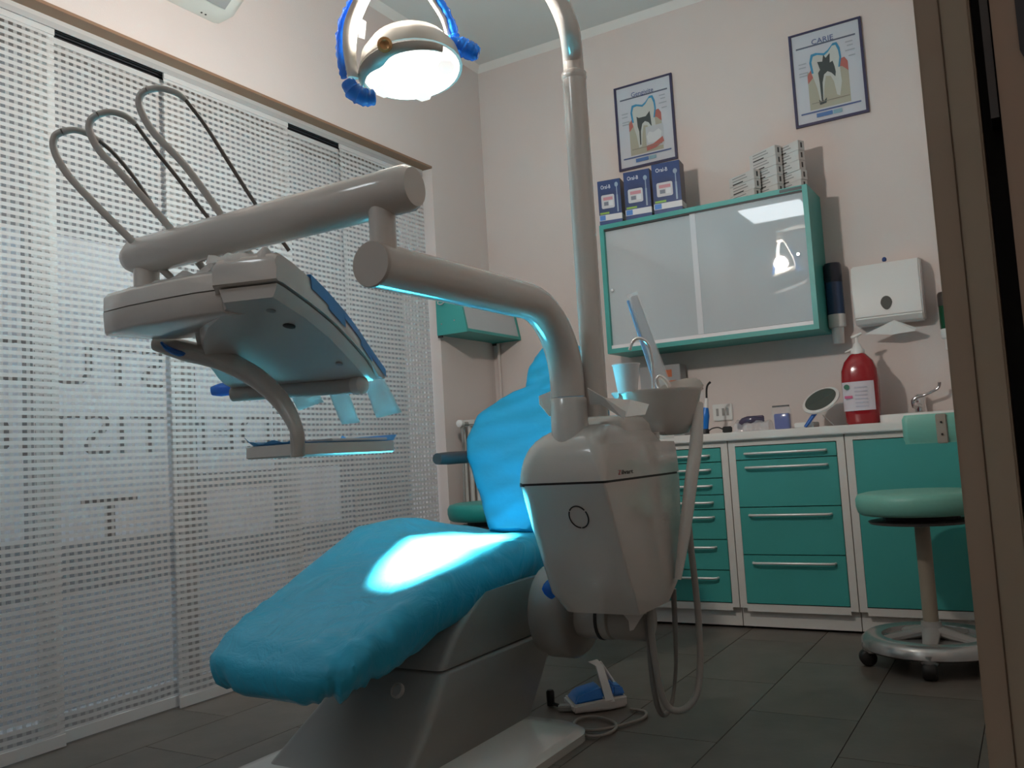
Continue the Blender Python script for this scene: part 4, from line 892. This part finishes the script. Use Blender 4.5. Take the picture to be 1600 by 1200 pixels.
# ================================================================== WORKTOP ITEMS
def tz(p, y): return AY(p[0], p[1], y)
bt = thing('pump_bottle', 'large red pump bottle with a white label by the sink', 'bottle', (tz((1349, 655), 4.2).x, 4.2, ZT))
bcx = (tz((1320, 640), 4.2).x+tz((1379, 640), 4.2).x)/2-.003
RED = mat('red_bottle', (.30, .006, .012), .15, coat=.5)
def bsec(w, d, z): return [Vector((bcx+w*math.copysign(abs(math.cos(a))**.7, math.cos(a)), 4.2+d*math.copysign(abs(math.sin(a))**.7, math.sin(a)), z)) for a in [2*math.pi*k/32 for k in range(32)]]
MB().loft([bsec(.066, .05, ZT+.002), bsec(.073, .056, ZT+.012), bsec(.0775, .058, ZT+.10), bsec(.080, .058, ZT+.20), bsec(.077, .055, ZT+.245), bsec(.062, .046, ZT+.285), bsec(.036, .032, ZT+.315), bsec(.027, .025, ZT+.322)]).build('body', RED, bt, True)
lb = MB(); n = 9; vs = []
for i in range(n+1):
    a = math.radians(-150+105*i/n)
    for z in (ZT+.062, ZT+.192): 
        x = bcx+.0806*math.copysign(abs(math.cos(a))**.7, math.cos(a)); y = 4.2+.0595*math.copysign(abs(math.sin(a))**.7, math.sin(a)); vs.append((x, y-.0008, z))
lbo = lb.add(vs, [(2*i, 2*i+2, 2*i+3, 2*i+1) for i in range(n)]).build('label', mat('label_lilac', (.62, .58, .63), .5), bt, True)
yl = 4.2-.0615
MB().box((bcx-.062, yl-.001, ZT+.118), (bcx-.028, yl, ZT+.13)).build('pink_mark', mat('mark_pink', (.60, .12, .25), .5), lbo)
MB().lathe([(.012, 0), (.012, .0012)], (bcx-.05, yl, ZT+.170), 14, Matrix.Rotation(math.radians(90), 3, 'X')).build('green_mark', mat('mark_green', (.03, .16, .10), .5), lbo)
for k in range(6): MB().box((bcx-.018, yl-.001, ZT+.078+k*.017), (bcx+.036, yl, ZT+.083+k*.017)).build('label_line', mat('label_line', (.47, .45, .53), .5), lbo)
MB().lathe([(.030, .318), (.031, .335), (.022, .345), (.014, .365), (.007, .372), (.006, .395)], (bcx, 4.2, ZT), 18).build('pump_collar', PLAST, bt, True)
MB().tube([Vector((bcx-.022, 4.2, ZT+.397)), Vector((bcx, 4.2, ZT+.402)), Vector((bcx+.024, 4.2, ZT+.412))], [.006, .009, .005], 10).build('pump_head', PLAST, bt, True)
MB().tube([Vector((bcx-.012, 4.195, ZT+.345)), Vector((bcx-.05, 4.18, ZT+.330))], [.008, .004], 8).build('nozzle', PLAST, bt, True)
# table mirror
mr = thing('table_mirror', 'round white table mirror with a blue handle leaning on the worktop', 'mirror', (tz((1265, 660), 4.2).x, 4.2, ZT))
mc = tz((1283, 626), 4.18); mn = Vector((-.25, -.62, .74)).normalized(); mxx = Vector((.80, -.1, .42)); mxx = (mxx-mn*mxx.dot(mn)).normalized(); mM = Matrix((mxx, mn.cross(mxx), mn)).transposed()
MB().lathe([(.082, -.008), (.088, -.004), (.088, .005), (.078, .007)], mc, 32, mM).build('rim', PLAST, mr, True)
MB().lathe([(.074, .0075), (.074, .009)], mc, 32, mM).build('glass', mat('mirror_glass', (.30, .29, .27), .08, .7), mr)
h0 = tz((1274, 645), 4.16); h1 = Vector((tz((1258, 665), 4.14).x, 4.14, ZT+.004))
MB().tube([mc+(h0-mc)*.8, h0+(h0-mc)*.1], [.012, .016], 10, flat=.6).build('neck', PLAST, mr, True)
MB().tube([h0, (h0+h1)/2, h1], [.016, .015, .012], 12, flat=.6).build('handle', mat('handle_blue', (.01, .12, .48), .35), mr, True)
q0 = tz((1285, 648), 4.2); MB().tube([q0, Vector((tz((1302, 662), 4.2).x, 4.22, ZT+.004))], .0025, 6).build('prop_wire', CHROME, mr, True)
tag(MB().box((tz((1243, 660), 4.2).x, 4.17, ZT+.001), (tz((1273, 660), 4.2).x, 4.30, ZT+.026)).build('paper_box', mat('paper_white', (.75, .75, .73), .8), bev=.003), 'flat white box under the blue mirror handle', 'box')
# bagged blue box
bx_ = thing('bagged_box', 'bright blue box in a clear plastic bag on the worktop', 'bag', (tz((1225, 660), 4.2).x, 4.2, ZT))
xA, xB = tz((1211, 660), 4.2).x, tz((1236, 660), 4.2).x
MB().box((xA+.004, 4.17, ZT+.001), (xB-.002, 4.21, ZT+.075)).build('box', mat('box_blue', (.01, .06, .36), .3), bx_, bev=.004)
MB().loft([rrect(xA-.003, xB+.003, 4.163, 4.217, ZT+.001, .01), rrect(xA-.004, xB+.004, 4.16, 4.22, ZT+.07, .01), rrect(xA-.004, xB, 4.186, 4.194, ZT+.113, .003)]).build('bag', film('bag_clear', (.8, .8, .82), .8, .1, .2), bx_, True)
MB().box((xA-.004, 4.185, ZT+.106), (xB, 4.195, ZT+.114)).build('zip', DGREY, bx_)
# bagged goggles
gg = thing('bagged_goggles', 'crumpled clear bag with dark goggles beside the blue box', 'bag', (tz((1178, 660), 4.2).x, 4.2, ZT))
xA, xB = tz((1150, 660), 4.2).x, tz((1205, 660), 4.2).x
MB().tube([Vector((xA+.02, 4.18, ZT+.02)), Vector((xA+.05, 4.16, ZT+.05)), Vector((xA+.10, 4.16, ZT+.055)), Vector((xB-.03, 4.18, ZT+.05))], [.012, .018, .018, .012], 10, sub=4).build('goggles', mat('goggle_purple', (.07, .06, .11), .15), gg, True)
MB().box((xA+.055, 4.175, ZT+.052), (xB-.03, 4.20, ZT+.074)).build('strap', mat('strap_purple', (.08, .06, .12), .5), gg, bev=.004)
vs = []; n = 12
for i in range(n+1):
    for j in range(7):
        u, v = i/n, j/6; a = math.pi*v
        vs.append((xA+(xB-xA)*u, 4.19-.05*math.cos(a)+.004*math.sin(i*2.2+j), ZT+.003+(.062+.014*math.sin(i*1.7))*math.sin(a)**.6*(.4+.6*math.sin(math.pi*min(1, max(0, u*.9+.05)))**.5)))
MB().add(vs, [(i*7+j, (i+1)*7+j, (i+1)*7+j+1, i*7+j+1) for i in range(n) for j in range(6)]).build('bag', film('bag_clear2', (.75, .76, .80), .62, .08, .2), gg, True)
# curing light
cl_ = thing('curing_light', 'blue dental curing light standing with its curved black tip', 'dental tool', (tz((1102, 675), 4.15).x, 4.15, ZT))
Q = lambda x, y: tz((x, y), 4.15)
bs = Q(1102, 676); MB().lathe([(.020, .001), (.020, .022), (.017, .026)], (bs.x, 4.15, ZT), 16).build('base', BLACK, cl_, True)
MB().tube([Vector((bs.x, 4.15, ZT+.024)), Q(1102, 650), Q(1103, 637)], [.016, .021, .012], 14, sub=4).build('grip', mat('grip_blue', (.01, .16, .55), .3), cl_, True)
MB().tube([Q(1103, 640), Q(1104, 622)], [.011, .008], 12).build('neck', PLAST, cl_, True)
MB().tube([Q(1104, 622), Q(1104, 608), Q(1106, 601), Q(1110, 597)], [.005, .005, .005, .006], 10, sub=3).build('tip', BLACK, cl_, True)
pl = thing('power_adapter', 'black plug adapter with a loose cable lying on the worktop', 'cable', (tz((1135, 665), 4.2).x, 4.2, ZT))
pv = tz((1136, 664), 4.2); MB().box((pv.x-.02, 4.17, ZT+.001), (pv.x+.025, 4.21, ZT+.032), RZ(20)).build('adapter', BLACK, pl, bev=.004)
MB().tube([Vector((pv.x-.02, 4.19, ZT+.02)), Vector((pv.x-.04, 4.18, ZT+.03)), Vector((pv.x-.07, 4.17, ZT+.025)), Vector((pv.x-.09, 4.16, ZT+.006))], .003, 8, sub=4).build('cable', BLACK, pl, True)
# carton with orange print behind the cup
ob = thing('carton', 'small grey carton with orange print behind the cup', 'box', (tz((1035, 600), 4.3).x, 4.3, ZT))
xA, xB = tz((1003, 600), 4.3).x, tz((1066, 600), 4.3).x; zt2 = tz((1040, 571), 4.3).z
MB().box((xA, 4.28, ZT+.001), (xB, 4.37, zt2)).build('body', mat('carton_grey', (.30, .30, .30), .4), ob, bev=.003)
for z0, z1, f0, f1 in ((.30, .42, .5, .97), (.48, .62, .55, .95), (.66, .78, .5, .9), (.83, .93, .5, .8)):
    hh = zt2-ZT; MB().box((xA+(xB-xA)*f0, 4.278, ZT+hh*z0), (xA+(xB-xA)*f1, 4.2795, ZT+hh*z1)).build('orange_print', mat('orange_ink', (.48, .12, .04), .5), ob)
# ================================================================== STOOLS
def stool(cx, cy, seat_m, label, back=True, sz=.62):
    t = thing('stool', label, 'stool', (cx, cy, 0), 'rolling stools')
    n = 5; base = MB()
    R0, R1 = .17, .245
    MB().lathe([(R0, .098), (R0+.004, .112), (R1-.02, .114), (R1, .098), (R1+.004, .070), (R1-.008, .062), (R0, .068)], (cx, cy, 0), 48).build('base_ring', mat('ring_metal', (.45, .45, .44), .25, .7), t, True)
    for k in range(5):
        a = math.radians(72*k+STOOL_A); d = Vector((math.cos(a), math.sin(a), 0)); c = Vector((cx, cy, 0))
        MB().tube([c+d*.02+Vector((0, 0, .125)), c+d*.10+Vector((0, 0, .108)), c+d*.19+Vector((0, 0, .09))], [.035, .028, .022], 10, sub=3, flat=.6).build('spoke', GREYP, t, True)
        w = MB().lathe([(.030, .050), (.034, .06), (.034, .085), (.02, .095)], c+d*.215, 14).build('caster_hood', MATS['ring_metal'], t, True)
        sdv = Vector((-d.y, d.x, 0)); am = Matrix((d, Vector((0, 0, 1)), sdv)).transposed()
        MB().lathe([(.024, -.024), (.030, -.018), (.031, 0), (.030, .018), (.024, .024)], c+d*.232+Vector((0, 0, .0315)), 16, am).build('wheel', BLACK, w, True)
    MB().lathe([(.048, .12), (.036, .145), (.034, .16)], (cx, cy, 0), 20).build('hub', GREYP, t, True)
    MB().lathe([(.027, .14), (.027, sz-.12)], (cx, cy, 0), 20).build('column', mat('column_beige', (.30, .26, .20), .4), t, True)
    MB().lathe([(.04, sz-.125), (.18, sz-.118), (.185, sz-.11), (.17, sz-.107)], (cx, cy, 0), 36).build('under_plate', mat('plate_dark', (.10, .09, .085), .4), t, True)
    MB().lathe([(.13, sz-.108), (.135, sz-.08)], (cx, cy, 0), 24).build('spacer', BLACK, t)
    MB().lathe([(.17, sz-.086), (.205, sz-.084), (.218, sz-.075), (.224, sz-.05), (.224, sz-.025), (.215, sz-.008), (.19, sz-.002), (.10, sz)], (cx, cy, 0), 40).build('seat', seat_m, t, True)
    return t
STOOL_A = 200
SX, SY = -.40, 3.60
st = stool(SX, SY, TEALV, 'green vinyl stool with backrest in front of the plain cabinet door', sz=.64)
bk = AY(1455, 673, SY-.10)
MB().loft([[Vector((x, y, z)) for x, y, z in zip(*c)] for c in ()] or [rrect(-.415, -.13, SY-.14, SY-.075, z, .02) for z in (.815, .822)]+[rrect(-.420, -.125, SY-.145, SY-.07, z, .022) for z in (.835, .905)]+[rrect(-.412, -.133, SY-.138, SY-.078, .920, .018)]).build('backrest', TEALV, st, True)
kx2 = AY(1472, 675, SY-.15).x
kp = MB().box((kx2-.018, SY-.151, .812), (kx2+.018, SY-.142, .918)).build('back_clip', mat('clip_beige', (.30, .27, .23), .5), st, bev=.003)
for z in (.845, .888): MB().lathe([(.004, 0), (.004, .003)], (kx2, SY-.151, z), 8, Matrix.Rotation(math.radians(90), 3, 'X')).build('screw', BLACK, kp)
MB().tube([Vector((kx2+.01, SY-.13, .85)), Vector((kx2+.12, SY-.10, .85)), Vector((kx2+.22, SY-.02, .80)), Vector((kx2+.24, SY, .66)), Vector((kx2+.20, SY, .535)), Vector((SX+.1, SY, .53))], .012, 10, sub=4).build('back_stem', CHROME, st, True)
st2 = stool(-2.27, 3.58, TEALD, 'dark green vinyl stool tucked behind the dental chair', sz=.645)
